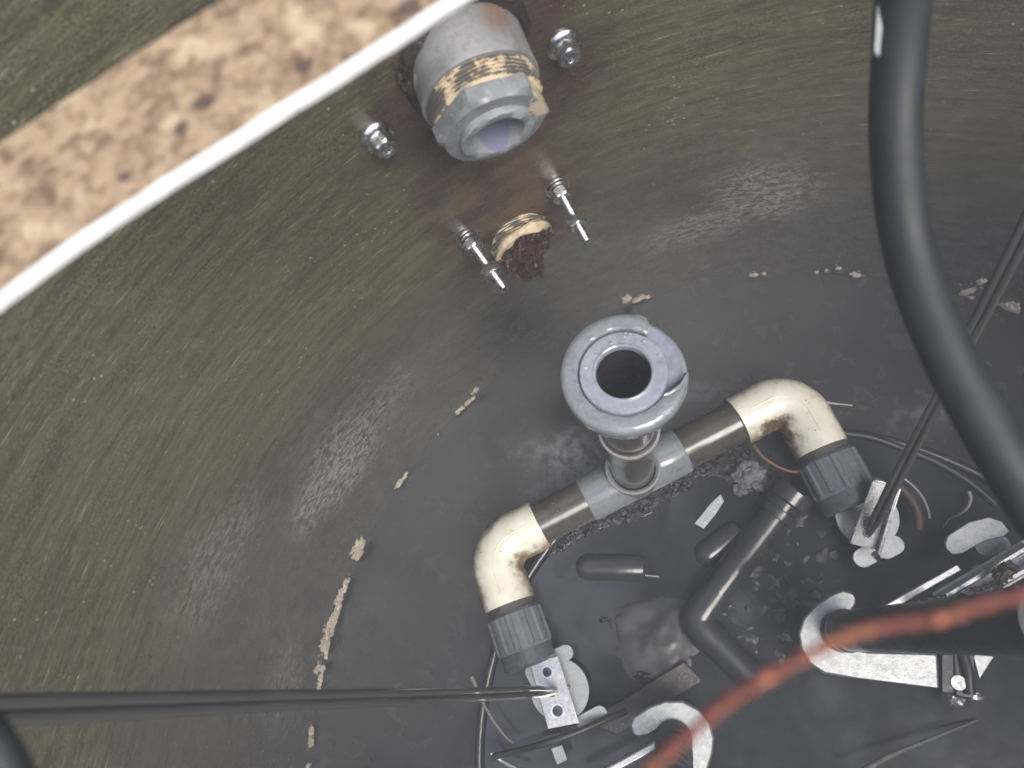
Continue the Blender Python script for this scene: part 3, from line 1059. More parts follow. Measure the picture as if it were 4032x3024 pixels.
M_COVER = mat_cover()
cover = thing('sump_cover', 'round wet dark grey cover plate on the basin floor', 'cover', (0, 0, FLOOR))
bm = bmesh.new()
rc = 0.436
lathe(bm, [(rc, FLOOR - 0.002), (rc, CZ - 0.006), (rc - 0.004, CZ - 0.001), (rc - 0.012, CZ), (0.35, CZ), (0.2, CZ), (0, CZ)], (0, 0, 0), (0, 0, 1), 120)
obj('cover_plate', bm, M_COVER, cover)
def mat_water():
    k = NB('murky_water')
    P = k.geo.outputs['Position']
    n1 = k.noise(P, 6, 4, 0.55)
    n2 = k.noise(P, 38, 5, 0.65)
    c = k.mix(k.ramp(n1, 0.35, 0.65), (0.026, 0.029, 0.036), (0.046, 0.050, 0.061))
    c = k.mix(k.ramp(n2, 0.55, 0.72, 0, 0.6), c, (0.016, 0.017, 0.019))
    d = k.spot(P, (0.0803, 0.0890, 0.0180), (2.6, 2.6, 1), k.noise(P, 10, 4, 0.6), 0.6, 1.15, 0.7)
    c = k.mix(k.math('MULTIPLY', d, 0.85), c, k.mix(k.ramp(n2, 0.4, 0.7), (0.012, 0.015, 0.016), (0.024, 0.028, 0.032)))
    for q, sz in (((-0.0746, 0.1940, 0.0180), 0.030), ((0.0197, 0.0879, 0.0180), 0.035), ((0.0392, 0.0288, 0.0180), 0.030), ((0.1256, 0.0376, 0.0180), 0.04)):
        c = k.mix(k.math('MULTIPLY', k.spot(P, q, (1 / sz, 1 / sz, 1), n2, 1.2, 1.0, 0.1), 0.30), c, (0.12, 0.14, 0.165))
    k.set(Base_Color=c, Roughness=k.math('ADD', k.ramp(n2, 0.45, 0.7, 0.03, 0.16), k.math('MULTIPLY', d, 0.10)), IOR=1.42)
    k.put(k.b.inputs['Specular IOR Level'], k.ramp(d, 0.0, 1.0, 0.5, 0.12))
    k.bump(k.math('ADD', k.math('MULTIPLY', n1, 2.0), k.math('MULTIPLY', n2, 0.03)), 0.16, 0.007)
    return k.m


WZ = 0.0185                                 # level of the standing water
bm = bmesh.new()
lathe(bm, [(rc - 0.006, CZ + 0.001), (rc - 0.006, WZ), (0.3, WZ), (0.15, WZ), (0, WZ)], (0, 0, 0), (0, 0, 1), 96)
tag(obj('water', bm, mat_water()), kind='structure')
bm = bmesh.new()
path = [Vector((rc * 1.005 * math.cos(i * math.tau / 120), rc * 1.005 * math.sin(i * math.tau / 120), CZ + 0.004)) for i in range(121)]
sweep(bm, path, 0.0062, 10, caps=False)
obj('gasket', bm, M_BLACKPL, cover)
# low round dark mound on the cover
bm = bmesh.new()
blob(bm, (-0.1920, 0.1545, 0.0145), 0.076, 0.068, 0.0062, 5, 0.25, 2.2, 3.3)
obj('dark_mound', bm, mat_dirty('dull_black_mound', (0.013, 0.014, 0.016), (0.024, 0.026, 0.029), 0.35, 0, 18, 0.45, 0.7, 0.1, 0.1, 60), cover)
for q, a, b, h, sd in (((-0.2600, 0.1771, 0.0170), 0.007, 0.005, 0.004, 1.3), ((-0.2546, 0.1687, 0.0170), 0.004, 0.004, 0.003, 4.3), ((-0.2152, 0.1063, 0.0170), 0.012, 0.008, 0.005, 7.3)):
    bm = bmesh.new()
    blob(bm, q, a, b, h, 3, 0.6, 2.0, sd)
    obj('mud_spot', bm, M_SLUDGE, cover)

# ------------------------------------------------------------------ sludge and debris on the cover


def inside(p, poly):
    x, y = p
    r = False
    for i in range(len(poly)):
        x1, y1 = poly[i][0], poly[i][1]
        x2, y2 = poly[i - 1][0], poly[i - 1][1]
        if (y1 > y) != (y2 > y) and x < (x2 - x1) * (y - y1) / (y2 - y1) + x1:
            r = not r
    return r


def crumbs(name, poly, n, smin, smax, m, label, cat, seed, zlift=0.0, flat=0.45, kind='stuff'):
    random.seed(seed)
    bm = bmesh.new()
    xs = [p[0] for p in poly]
    ys = [p[1] for p in poly]
    z = poly[0][2]
    done = 0
    while done < n:
        x, y = random.uniform(min(xs), max(xs)), random.uniform(min(ys), max(ys))
        if not inside((x, y), poly):
            continue
        s = smin + (smax - smin) * random.random() ** 2.2
        m3 = Matrix.Rotation(random.uniform(0, 6.3), 3, 'Z')
        blob(bm, (x, y, z + zlift + s * 0.1), s * random.uniform(0.8, 1.6), s * random.uniform(0.7, 1.1), s * flat, 2 if s > smax * 0.5 else 1, 0.7, 1.9, seed + done * 0.37, m3)
        done += 1
    o = obj(name, bm, m)
    return tag(o, label, cat, kind=kind)


# crust with a ragged lip under the manifold
crust = [(-0.3754, 0.2762, 0.0175), (-0.3280, 0.2689, 0.0175), (-0.2905, 0.2925, 0.0175), (-0.2548, 0.3049, 0.0175), (-0.2386, 0.3125, 0.0175), (-0.2147, 0.3159, 0.0175), (-0.1914, 0.3245, 0.0175), (-0.1828, 0.3362, 0.0175),
         (-0.1567, 0.3474, 0.0175), (-0.1365, 0.3587, 0.0175), (-0.1217, 0.3743, 0.0175), (-0.0935, 0.3739, 0.0175), (-0.0769, 0.3667, 0.0175), (-0.0693, 0.3526, 0.0175), (-0.0382, 0.3504, 0.0175), (-0.0210, 0.3960, 0.0175), (-0.0819, 0.4256, 0.0175),
         (-0.1772, 0.3748, 0.0175), (-0.2591, 0.3302, 0.0175), (-0.3410, 0.2988, 0.0175)]
# bright wet lip where the water film meets the crust
lip = [Vector(p) for p in crust[1:15]]
bm = bmesh.new()
lp = []
for i, p in enumerate(catmull(lip, 10)):
    lp.append(p + Vector((noise.noise(p * 160) * 0.006, noise.noise(p * 160 + Vector((9, 3, 1))) * 0.006, 0.0012)))
sweep(bm, lp, lambda u: 0.0009 + 0.0010 * max(0.0, noise.noise(Vector((u * 40, 2, 7)))), 8)
obj('water_lip', bm, M_GREYPVC_DARK, cover)
crumbs('sludge_crust', crust, 1300, 0.0012, 0.0070, M_SLUDGE, 'ragged black sludge crust on the cover along the horizontal pipe', 'sludge', 11)
right = [(-0.0420, 0.3061, 0.0120), (0.0497, 0.3103, 0.0120), (0.0659, 0.2544, 0.0120), (0.0363, 0.2068, 0.0120), (-0.0074, 0.1834, 0.0120), (-0.0256, 0.1256, 0.0120), (-0.0612, 0.1195, 0.0120), (-0.1159, 0.1714, 0.0120), (-0.0600, 0.2499, 0.0120)]
crumbs('sludge_heap', right, 300, 0.0014, 0.0120, M_MUD, 'lumpy black sludge right of the bent black pipe', 'sludge', 23, zlift=0.0020)
low = [(-0.1133, 0.0625, 0.0120), (0.0054, 0.0981, 0.0120), (0.1335, 0.0735, 0.0120), (0.2433, 0.1020, 0.0120), (0.2381, 0.0000, 0.0120), (-0.1205, -0.0185, 0.0120)]
crumbs('sludge_grit', low, 60, 0.0010, 0.008, M_MUD, 'scattered wet sludge lumps at the lower right of the cover', 'sludge', 31, flat=0.25)

M_FLUFF = mat_dirty('grey_fluff', (0.16, 0.17, 0.20), (0.06, 0.064, 0.075), 0.5, 0, 90, 0.45, 0.7, 0.1, 0.7, 300, bdist=0.004)
t = thing('debris_lump', 'pale grey fluffy debris lump beside the ragged sludge crust', 'debris', (-0.0472, 0.3660, 0.0120))
bm = bmesh.new()
blob(bm, (-0.0508, 0.3740, 0.0270), 0.020, 0.018, 0.012, 4, 0.45, 2.0, 4.0)
blob(bm, (-0.0381, 0.3597, 0.0240), 0.013, 0.012, 0.009, 3, 0.45, 2.0, 7.0)
blob(bm, (-0.0655, 0.3518, 0.0220), 0.010, 0.009, 0.008, 3, 0.45, 2.0, 2.4)
obj('lump', bm, M_FLUFF, t)

# ------------------------------------------------------------------ float capsules, bent pipe and other things lying on the cover


def capsule(a, b, r, label, tail=None, group=None):
    a, b = Vector(a), Vector(b)
    t = thing('float_capsule', label, 'float', (a + b) / 2, group)
    bm = bmesh.new()
    d = (b - a).length
    prof = [(0, -r)] + [(r * math.sin(i / 8 * math.pi / 2), -r * math.cos(i / 8 * math.pi / 2)) for i in range(1, 9)]
    prof += [(r, d * 0.5), (r, d - 0.006), (r * 0.94, d - 0.002), (r * 0.8, d), (0, d)]
    lathe(bm, prof, a, b - a, 40)
    body = obj('capsule_body', bm, M_BLACKPL, t)
    if tail:
        q = tube('tail_wire', tail, 0.0035, M_BLACKPL, t, n=6, seg=10)
    return t


capsule((-0.2814, 0.2489, 0.0080), (-0.2031, 0.2467, 0.0080), 0.0215, 'black float capsule lying level on the wet cover with a short wire tail',
        [(-0.2034, 0.2373, 0.0190), (-0.1827, 0.2348, 0.0150), (-0.1658, 0.2323, 0.0140)], 'float capsules lying on the cover')
capsule((-0.1151, 0.2660, 0.0070), (-0.0684, 0.2970, 0.0070), 0.0225, 'tilted black float capsule next to the bent black pipe', None, 'float capsules lying on the cover')

bm = plate_bm([(-0.1309, 0.3060, 0.0190), (-0.1189, 0.2986, 0.0190), (-0.1009, 0.3181, 0.0190), (-0.0880, 0.3360, 0.0190), (-0.0915, 0.3465, 0.0190), (-0.1051, 0.3351, 0.0190)], 0.003)
tag(obj('metal_sliver', bm, M_GALV_BRIGHT, bevel=0.0006), 'small bright metal sliver on the cover above the tilted float', 'metal scrap')

t = thing('bent_pipe', 'black plastic pipe with an elbow lying on the wet cover', 'pipe', (-0.1398, 0.1773, 0.0120))
bm = bmesh.new()
sweep(bm, [(-0.0059, 0.3349, 0.0360), (-0.0332, 0.3033, 0.0340), (-0.0738, 0.2561, 0.0320), (-0.1193, 0.2035, 0.0300)], 0.0215, 40)
obj('upper_leg', bm, M_BLACKPL, t)
bm = bmesh.new()
sweep(bm, catmull([(-0.1106, 0.2136, 0.0300), (-0.1255, 0.1952, 0.0300), (-0.1358, 0.1786, 0.0290), (-0.1297, 0.1646, 0.0290), (-0.1158, 0.1507, 0.0280)], 8), 0.0238, 40)
obj('elbow', bm, M_BLACKPL, t)
bm = bmesh.new()
sweep(bm, [(-0.1186, 0.1530, 0.0280), (-0.0916, 0.1258, 0.0280), (-0.0602, 0.0940, 0.0280)], 0.0215, 40)
obj('lower_leg', bm, M_BLACKPL, t)
bm = bmesh.new()
a, b = Vector((-0.0276, 0.3107, 0.0340)), Vector((0.0020, 0.3445, 0.0380))
lathe(bm, [(0.022, 0), (0.027, 0.001), (0.028, 0.012), (0.024, 0.014), (0.024, 0.024), (0.031, 0.026), (0.032, 0.044), (0.028, 0.048), (0, 0.048)], a, b - a, 44)
obj('pipe_coupling', bm, M_BLACKPL, t)
# faint ledge bar by the lower cap
bm = plate_bm([(-0.2915, 0.0480, 0.0190), (-0.1574, 0.1257, 0.0190), (-0.1364, 0.1031, 0.0190), (-0.2522, 0.0350, 0.0190)], 0.012)
tag(obj('flat_bar', bm, mat_dirty('grimy_bar', (0.055, 0.05, 0.045), (0.13, 0.11, 0.09), 0.4, 0, 40, 0.5, 0.7, 0.15, 0.5, 200, bdist=0.003), bevel=0.002),
    'grimy flat bar lying between the left bracket and the bent pipe', 'bar')

# ------------------------------------------------------------------ valve posts with brackets


def valve_post(name, ctr, label, rw):
    c = Vector(ctr)
    t = thing(name, label, 'valve post', (c.x, c.y, FLOOR), 'valve posts under the lifting brackets')
    bm = bmesh.new()
    zt = c.z
    lathe(bm, [(0.040, FLOOR - zt), (0.040, -0.035), (0.034, -0.025), (0.034, -0.004), (0, -0.004)], c, (0, 0, 1), 40)
    obj('post_body', bm, M_BLACKPL, t)
    bm = bmesh.new()
    lathe(bm, [(0.009, -0.003), (rw, -0.003), (rw + 0.0006, -0.0015), (rw, 0.0008), (0.009, 0.0008)], c, (0, 0, 1), 56, closed=True)
    obj('washer', bm, M_GALV, t)
    bm = bmesh.new()
    hexnut(bm, c + Vector((0.004, 0.0, 0.001)), (0, 0, 1), 0.020, 0.008, 0.005, 0.3)
    obj('bolt_head', bm, M_GALV, t, auto=20)
    return t


def ear(t, pts, z=0.003):
    bm = plate_bm(pts, z)
    obj('tab', bm, M_GALV, t, bevel=0.0008)


def oval(u0, u1, r, n=10):
    a, b = Vector(u0), Vector(u1)
    d = (b - a).normalized()
    s = Vector((-d.y, d.x, 0))
    out = []
    for i in range(n + 1):
        q = -math.pi / 2 + math.pi * i / n
        out.append(b + (d * math.cos(q) + s * math.sin(q)) * r)
    for i in range(n + 1):
        q = math.pi / 2 + math.pi * i / n
        out.append(a + (d * math.cos(q) + s * math.sin(q)) * r)
    return out


pl = valve_post('valve_post', (-0.3215, 0.0907, 0.0550), 'dark valve post with round washer behind the left perforated bracket', 0.0385)
ear(pl, oval((-0.3321, 0.1281, 0.0540), (-0.3120, 0.1364, 0.0540), 0.010))
ear(pl, oval((-0.3573, 0.1117, 0.0540), (-0.3511, 0.1015, 0.0540), 0.010))
ear(pl, oval((-0.2900, 0.0526, 0.0540), (-0.2699, 0.0629, 0.0540), 0.010))
pr = valve_post('valve_post', (0.0866, 0.3065, 0.0550), 'dark valve post with round washer behind the upright channel bracket', 0.0385)
ear(pr, oval((0.0472, 0.3258, 0.0540), (0.0621, 0.3340, 0.0540), 0.011))
ear(pr, oval((0.0737, 0.2538, 0.0540), (0.0893, 0.2617, 0.0540), 0.012))
ear(pr, oval((0.1035, 0.2640, 0.0520), (0.1143, 0.2696, 0.0520), 0.012))
# rusty segment beside the right washer
bm = bmesh.new()
cx = Vector((0.0991, 0.3061, 0.0460))
path = [cx + Vector((math.cos(math.radians(a)), math.sin(math.radians(a)), 0)) * 0.052 for a in range(-20, 66, 6)]
sweep(bm, path, 0.006, 10)
M_RUST = mat_dirty('rusty_strap', (0.075, 0.036, 0.018), (0.035, 0.022, 0.016), 0.5, 0, 60, 0.45, 0.7, 0.1, 0.4, 200)
obj('rusty_band', bm, M_RUST, pr)
bm = bmesh.new()
sweep(bm, [p + Vector((0.004, 0.002, 0.004)) for p in [cx + Vector((math.cos(math.radians(a)), math.sin(math.radians(a)), 0)) * 0.060 for a in range(-5, 72, 6)]], 0.0016, 8)
obj('wire_ring', bm, M_GALV, pr)


def bracket_left():
    z = 0.030
    t = thing('lifting_bracket', 'flat galvanised bracket with two holes, tied to the left lifting cord', 'bracket', (-0.3283, 0.0878, 0.0550), 'lifting brackets on the valve posts')
    out = [(-0.3574, 0.1256, 0.0750), (-0.3193, 0.1334, 0.0750), (-0.2944, 0.0547, 0.0750), (-0.3341, 0.0462, 0.0750)]
    holes = [circle((-0.3349, 0.1135, 0.0750), 0.0062, 20), circle((-0.3219, 0.0675, 0.0750), 0.0070, 20), circle((-0.3286, 0.0903, 0.0750), 0.0058, 20)]
    bm = plate_bm(out, 0.0045, holes)
    o = obj('bracket_plate', bm, M_GALV_BRIGHT, t, bevel=0.0008)
    for q, r in (((-0.3342, 0.1138, 0.0795), 0.0062), ((-0.3213, 0.0680, 0.0795), 0.0070)):
        bm = bmesh.new()
        lathe(bm, [(r * 0.95, -0.003), (r * 0.95, 0.0008), (r * 1.3, 0.0008), (r * 1.34, 0.0002), (r * 1.3, -0.0008)], q, (0, 0, 1), 28)
        obj('hole_collar', bm, M_STEEL, o)
    bm = bmesh.new()
    sweep(bm, [(-0.3308, 0.0872, 0.0550), (-0.3265, 0.0917, 0.0900)], 0.0042, 14)
    obj('pin', bm, M_STEEL, t)
    # small lower tag
    bm = plate_bm([(-0.3399, 0.0360, 0.0610), (-0.3218, 0.0408, 0.0610), (-0.3172, 0.0312, 0.0610), (-0.3364, 0.0253, 0.0610)], 0.004)
    obj('lower_tab', bm, M_GALV, t, bevel=0.0006)
    bm = plate_bm([(-0.3343, 0.0206, 0.0510), (-0.3198, 0.0253, 0.0510), (-0.3130, 0.0084, 0.0510), (-0.3263, 0.0015, 0.0510)], 0.004)
    obj('lower_tab', bm, M_GALV, t, bevel=0.0006)
    return t


def bracket_right():
    t = thing('lifting_bracket', 'tilted galvanised channel bracket tied to the right lifting cord', 'bracket', (0.0806, 0.2805, 0.0550), 'lifting brackets on the valve posts')
    a0, a1 = (0.0550, 0.2720, 0.0750), (0.0844, 0.2635, 0.0750)
    b0, b1 = (0.0815, 0.3450, 0.1200), (0.1059, 0.3373, 0.1200)
    A0, A1, B0, B1 = map(Vector, (a0, a1, b0, b1))
    nrm = (A1 - A0).cross(B0 - A0).normalized()
    if nrm.z < 0:
        nrm = -nrm
    hole = circle(A0.lerp(A1, 0.5).lerp(B0.lerp(B1, 0.5), 0.22), 0.0062, 20, nrm)
    bm = plate_bm([A0, A1, B1, B0], 0.004, [hole], nrm)
    o = obj('bracket_plate', bm, M_GALV_BRIGHT, t, bevel=0.0007)
    bm = bmesh.new()
    lathe(bm, [(0.0058, -0.003), (0.0058, 0.0012), (0.0082, 0.0012), (0.0085, 0.0)], A0.lerp(A1, 0.5).lerp(B0.lerp(B1, 0.5), 0.22) + nrm * 0.004, nrm, 28)
    obj('hole_collar', bm, M_STEEL, o)
    for p, q in ((A1, B1),):
        s = (p - (A0 if p is A1 else A1)).normalized()
        bm = plate_bm([p, q, q + nrm * 0.016, p + nrm * 0.016], 0.004, (), s)
        obj('side_flange', bm, M_GALV_BRIGHT, t, bevel=0.0007)
    bm = plate_bm([B0, B0.lerp(B1, 0.42), B0.lerp(B1, 0.42) + nrm * 0.012, B0 + nrm * 0.012], 0.003, (), B0 - A0)
    obj('end_lip', bm, M_GALV_BRIGHT, t, bevel=0.0007)
    bm = bmesh.new()
    m = A0.lerp(A1, 0.55).lerp(B0.lerp(B1, 0.55), 0.45)
    sweep(bm, [m - nrm * 0.004, m + nrm * 0.014], 0.0042, 14)
    obj('pin', bm, M_STEEL, t)
    for u in (((0.0517, 0.3301, 0.0570), (0.0463, 0.3395, 0.0610)), ((0.0934, 0.2501, 0.0530), (0.0881, 0.2588, 0.0610))):
        bm = bmesh.new()
        sweep(bm, [u[0], u[1]], 0.0042, 12)
        obj('bolt_end', bm, M_STEEL, t)
    return t


bracket_left()
bracket_right()


def twin_cord(p0, p1, label, group, sag=0.0, gap=0.0037, r=0.0037):
    p0, p1 = Vector(p0), Vector(p1)
    t = thing('lifting_rope', label, 'rope', p0, group)
    d = (p1 - p0).normalized()
    view = Vector((-0.193, 0.186, 1.06)) - (p0 + p1) / 2
    side = d.cross(view).normalized()
    for s in (-1, 1):
        path = []
        for i in range(40):
            u = i / 39
            q = p0.lerp(p1, u) + side * s * gap * (0.88 + 0.12 * math.sin(u * 7 + 0.6 + s) if u > 0.06 else 0.2 + u / 0.06 * 0.68) + Vector((0, 0, -sag * 4 * u * (1 - u)))
            path.append(q)
        bm = bmesh.new()
        sweep(bm, path, r, 12)
        obj('strand', bm, M_CORD, t)
    return t


twin_cord((-0.3246, 0.0915, 0.0870), (-0.4823, 0.1479, 0.7979), 'blurred doubled lifting cord running left from the perforated bracket', 'lifting cords', 0.0)
twin_cord((0.0747, 0.2812, 0.0950), (0.0958, 0.4719, 0.5638), 'doubled lifting cord rising behind the black hose at right', 'lifting cords', 0.0)

# ------------------------------------------------------------------ hooks and plates
t = thing('hook_plate', 'galvanised hook plate with a straight tongue around the thick black hose', 'hook plate', (0.0169, 0.1231, 0.0520))
bm = plate_bm([(0.0464, 0.2019, 0.0950), (0.0428, 0.2100, 0.0950), (0.0336, 0.2128, 0.0950), (0.0201, 0.2079, 0.0950), (0.0010, 0.1960, 0.0950), (-0.0148, 0.1815, 0.0950), (-0.0233, 0.1638, 0.0950), (-0.0232, 0.1463, 0.0950), (-0.0151, 0.1297, 0.0950),
               (0.0008, 0.1185, 0.0950), (0.0180, 0.1157, 0.0950), (0.1221, 0.1043, 0.0950), (0.1264, 0.1414, 0.0950), (0.0501, 0.1428, 0.0950), (0.0265, 0.1483, 0.0950), (0.0079, 0.1497, 0.0950), (0.0031, 0.1623, 0.0950), (0.0091, 0.1719, 0.0950), (0.0229, 0.1799, 0.0950), (0.0382, 0.1879, 0.0950), (0.0452, 0.1970, 0.0950)], 0.009)
obj('hook', bm, M_GALV, t, bevel=0.0024)
bm = plate_bm([(0.1370, 0.1405, 0.0750), (0.1492, 0.1406, 0.0750), (0.1418, 0.0978, 0.0750), (0.1299, 0.0986, 0.0750)], 0.012)
obj('end_block', bm, M_BLACKPL, t, bevel=0.001)
t = thing('hook_plate', 'galvanised hook plate cut off by the lower edge of the picture', 'hook plate', (-0.1585, 0.0345, 0.0520))
bm = plate_bm([(-0.2303, 0.0555, 0.0850), (-0.2259, 0.0650, 0.0850), (-0.2065, 0.0770, 0.0850), (-0.1870, 0.0837, 0.0850), (-0.1657, 0.0842, 0.0850), (-0.1459, 0.0747, 0.0850), (-0.1350, 0.0605, 0.0850), (-0.1316, 0.0433, 0.0850), (-0.1351, 0.0266, 0.0850), (-0.1431, 0.0079, 0.0850), (-0.1544, -0.0199, 0.0850),
               (-0.1813, -0.0210, 0.0850), (-0.1715, 0.0254, 0.0850), (-0.1627, 0.0348, 0.0850), (-0.1608, 0.0450, 0.0850), (-0.1667, 0.0546, 0.0850), (-0.1803, 0.0583, 0.0850), (-0.1945, 0.0528, 0.0850), (-0.2113, 0.0436, 0.0850), (-0.2214, 0.0423, 0.0850), (-0.2290, 0.0478, 0.0850)], 0.009)
obj('hook', bm, M_GALV, t, bevel=0.0024)
t = thing('oval_plate', 'rounded galvanised plate end half under the black hose at the right edge', 'plate', (0.2081, 0.2784, 0.0520))
bm = plate_bm([(0.1647, 0.2696, 0.0750), (0.1693, 0.2780, 0.0750), (0.1958, 0.2939, 0.0750), (0.2199, 0.2996, 0.0750), (0.2329, 0.2942, 0.0750), (0.2392, 0.2811, 0.0750), (0.2325, 0.2756, 0.0750), (0.2098, 0.2705, 0.0750), (0.1811, 0.2553, 0.0750), (0.1700, 0.2549, 0.0750), (0.1650, 0.2622, 0.0750)], 0.005)
obj('plate', bm, M_GALV, t, bevel=0.0012)
bm = plate_bm(oval((0.2152, 0.2641, 0.0570), (0.2359, 0.2683, 0.0570), 0.010), 0.004)
obj('tab', bm, M_GALV, t, bevel=0.0008)

# thick hose leaving the right-hand hook, stub hose in the lower hook
t = thing('pump_hose', 'thick black hose running from the right hook plate out of the picture', 'hose', (0.0276, 0.1635, 0.0520))
a, b = Vector((0.0246, 0.1656, 0.0950)), Vector((0.0623, 0.1809, 0.5173))
bm = bmesh.new()
sweep(bm, catmull([a, a.lerp(b, 0.35) + Vector((0, 0, -0.012)), a.lerp(b, 0.7) + Vector((0, 0, -0.008)), b], 10), 0.0225, 40, wob=0.03)
obj('hose', bm, M_RUBBER, t)
d = (b - a).normalized()
for s in (0.004, 0.026):
    bm = bmesh.new()
    lathe(bm, [(0.0226, 0), (0.0245, 0.001), (0.0245, 0.0045), (0.0226, 0.0055)], a + d * s + Vector((0, 0, -s * 0.12)), d, 44)
    obj('hose_ring', bm, M_GREYPVC_DARK, t)
t = thing('hose_stub', 'short ribbed dark hose standing in the lower hook plate', 'hose', (-0.1762, 0.0403, 0.0520))
a, b = Vector((-0.1786, 0.0437, 0.0900)), Vector((-0.1862, -0.0020, 0.2150))
bm = bmesh.new()
path = [a.lerp(b, i / 60) for i in range(61)]
sweep(bm, path, lambda u: 0.021 + 0.0012 * math.sin(u * 60), 36)
obj('hose', bm, M_GREYPVC_DARK, t)

# ------------------------------------------------------------------ galvanised rails


def bar(name, a, b, w, h, m, parent):
    a, b = Vector(a), Vector(b)
    d = (b - a).normalized()
    s = Vector((-d.y, d.x, 0)).normalized() * w / 2
    bm = plate_bm([a - s, b - s, b + s, a + s], h)
    return obj(name, bm, m, parent, bevel=min(w, h) * 0.25)


t = thing('rail_bar', 'slim bright galvanised bar nearest the hook plate with the thick hose', 'rail', (0.0856, 0.1880, 0.0520))
bar('bar', (0.0621, 0.1837, 0.1050), (0.1645, 0.2382, 0.1050), 0.0085, 0.006, M_GALV_BRIGHT, t)
bar('bar_sleeve', (0.0310, 0.1668, 0.1000), (0.0657, 0.1847, 0.1000), 0.014, 0.006, M_GALV, t)
t = thing('guide_channel', 'galvanised U channel rail running to the right edge under black grime', 'rail', (0.1873, 0.2220, 0.0520))
bar('flange', (0.0808, 0.1723, 0.1070), (0.2414, 0.2627, 0.1070), 0.007, 0.020, M_GALV_BRIGHT, t)
bar('flange', (0.1135, 0.1724, 0.1070), (0.2557, 0.2486, 0.1070), 0.007, 0.020, M_GALV_BRIGHT, t)
bar('web', (0.0942, 0.1691, 0.1030), (0.2599, 0.2606, 0.1030), 0.034, 0.0035, M_GALV, t)
t = thing('rail_end', 'short bright galvanised strip above the channel near the right edge', 'rail', (0.2072, 0.2442, 0.0520))
bar('strip', (0.1850, 0.2367, 0.0900), (0.2086, 0.2440, 0.0900), 0.006, 0.006, M_GALV_BRIGHT, t)
t = thing('rail_bar', 'bright galvanised bar edge reaching the lower picture border at the hose stub', 'rail', (-0.2105, 0.0224, 0.0520))
bar('bar', (-0.1870, 0.0432, 0.0950), (-0.3006, -0.0148, 0.0950), 0.010, 0.014, M_GALV_BRIGHT, t)

t = thing('grimy_root', 'knobbly black grimy root lying across the channel rail', 'root', (0.1668, 0.2040, 0.1250))
bm = bmesh.new()
sweep(bm, catmull([(0.1067, 0.1959, 0.1400), (0.1261, 0.1958, 0.1400), (0.1550, 0.1987, 0.1410), ((0.1835, 0.2036, 0.1430)), (0.2260, 0.2113, 0.1450)], 12), lambda u: 0.0058 * (1 + 0.35 * math.sin(u * 31)), 12, wob=0.8, seed=3)
sweep(bm, catmull([(0.1872, 0.2036, 0.1430), (0.1875, 0.2145, 0.1450), (0.1896, 0.2243, 0.1490), (0.1968, 0.2323, 0.1490)], 8), lambda u: 0.0045, 10, wob=0.8, seed=8)
random.seed(14)
for i, (q, s) in enumerate((((0.1176, 0.1973, 0.1430), 0.010), ((0.1255, 0.1988, 0.1430), 0.008), ((0.1680, 0.2056, 0.1450), 0.009), ((0.1632, 0.2106, 0.1450), 0.005), ((0.1923, 0.2283, 0.1490), 0.009), ((0.2002, 0.2352, 0.1490), 0.008), ((0.1873, 0.2135, 0.1450), 0.005))):
    blob(bm, q, s, s * 0.8, s * 0.7, 3, 0.7, 2.0, i * 2.3)
obj('root', bm, mat_dirty('grimy_root', (0.020, 0.016, 0.013), (0.05, 0.04, 0.03), 0.55, 0, 90, 0.5, 0.7, 0.1, 0.6, 300, bdist=0.003), t)

# clamp beside the tongue of the right hook
t = thing('pipe_clamp', 'dark clamp with a shiny bolt under the thick black hose', 'clamp', (0.1631, 0.1145, 0.0520))
bm = plate_bm([(0.1515, 0.1442, 0.0730), (0.1748, 0.1444, 0.0730), (0.1631, 0.0910, 0.0730), (0.1457, 0.0932, 0.0730)], 0.010)
obj('clamp_body', bm, M_BLACKPL, t, bevel=0.002)
bm = bmesh.new()
hexnut(bm, (0.1486, 0.1095, 0.0810), (0, 0, 1), 0.017, 0.008, 0.0006, 0.4)
obj('bolt', bm, M_GALV, t, auto=20)
bm = bmesh.new()
sweep(bm, [(0.1604, 0.1397, 0.0850), (0.1615, 0.1222, 0.0870), (0.1597, 0.0971, 0.0850)], 0.006, 12)
obj('strap', bm, M_RUBBER, t)
bm = plate_bm([(0.1727, 0.1429, 0.0750), (0.1997, 0.1432, 0.0750), (0.1753, 0.1134, 0.0750)], 0.004)
obj('gusset', bm, M_GALV, t, bevel=0.0006)
bm = bmesh.new()
blob(bm, (0.1570, 0.0875, 0.0500), 0.009, 0.007, 0.005, 3, 0.5, 2, 3)
blob(bm, (0.1762, 0.0916, 0.0520), 0.010, 0.004, 0.004, 3, 0.5, 2, 5)
obj('metal_scale', bm, M_GALV, t)

# ------------------------------------------------------------------ wires and cables
tag(tube('rusty_wire', [(-0.0443, 0.4080, 0.0520), (-0.0354, 0.3926, 0.0520), (-0.0187, 0.3784, 0.0520), (-0.0016, 0.3701, 0.0520), (0.0190, 0.3681, 0.0520)], 0.0018, mat_dirty('rusty_wire', (0.26, 0.13, 0.07), (0.12, 0.06, 0.03), 0.5, 0.2, 90)), 'thin rusty wire loop under the right white elbow', 'wire')
tag(tube('pale_strand', [(0.2222, 0.3387, 0.0320), (0.2227, 0.3290, 0.0320), (0.2161, 0.3171, 0.0320), (0.2066, 0.3095, 0.0270), (0.1964, 0.3044, 0.0220), (0.1869, 0.2949, 0.0220)], lambda u: 0.0022 * (1 - 0.5 * u), mat_dirty('pale_strand', (0.34, 0.34, 0.32), (0.16, 0.16, 0.15), 0.5)), 'short pale curled strand on the cover near the black hose', 'strand')
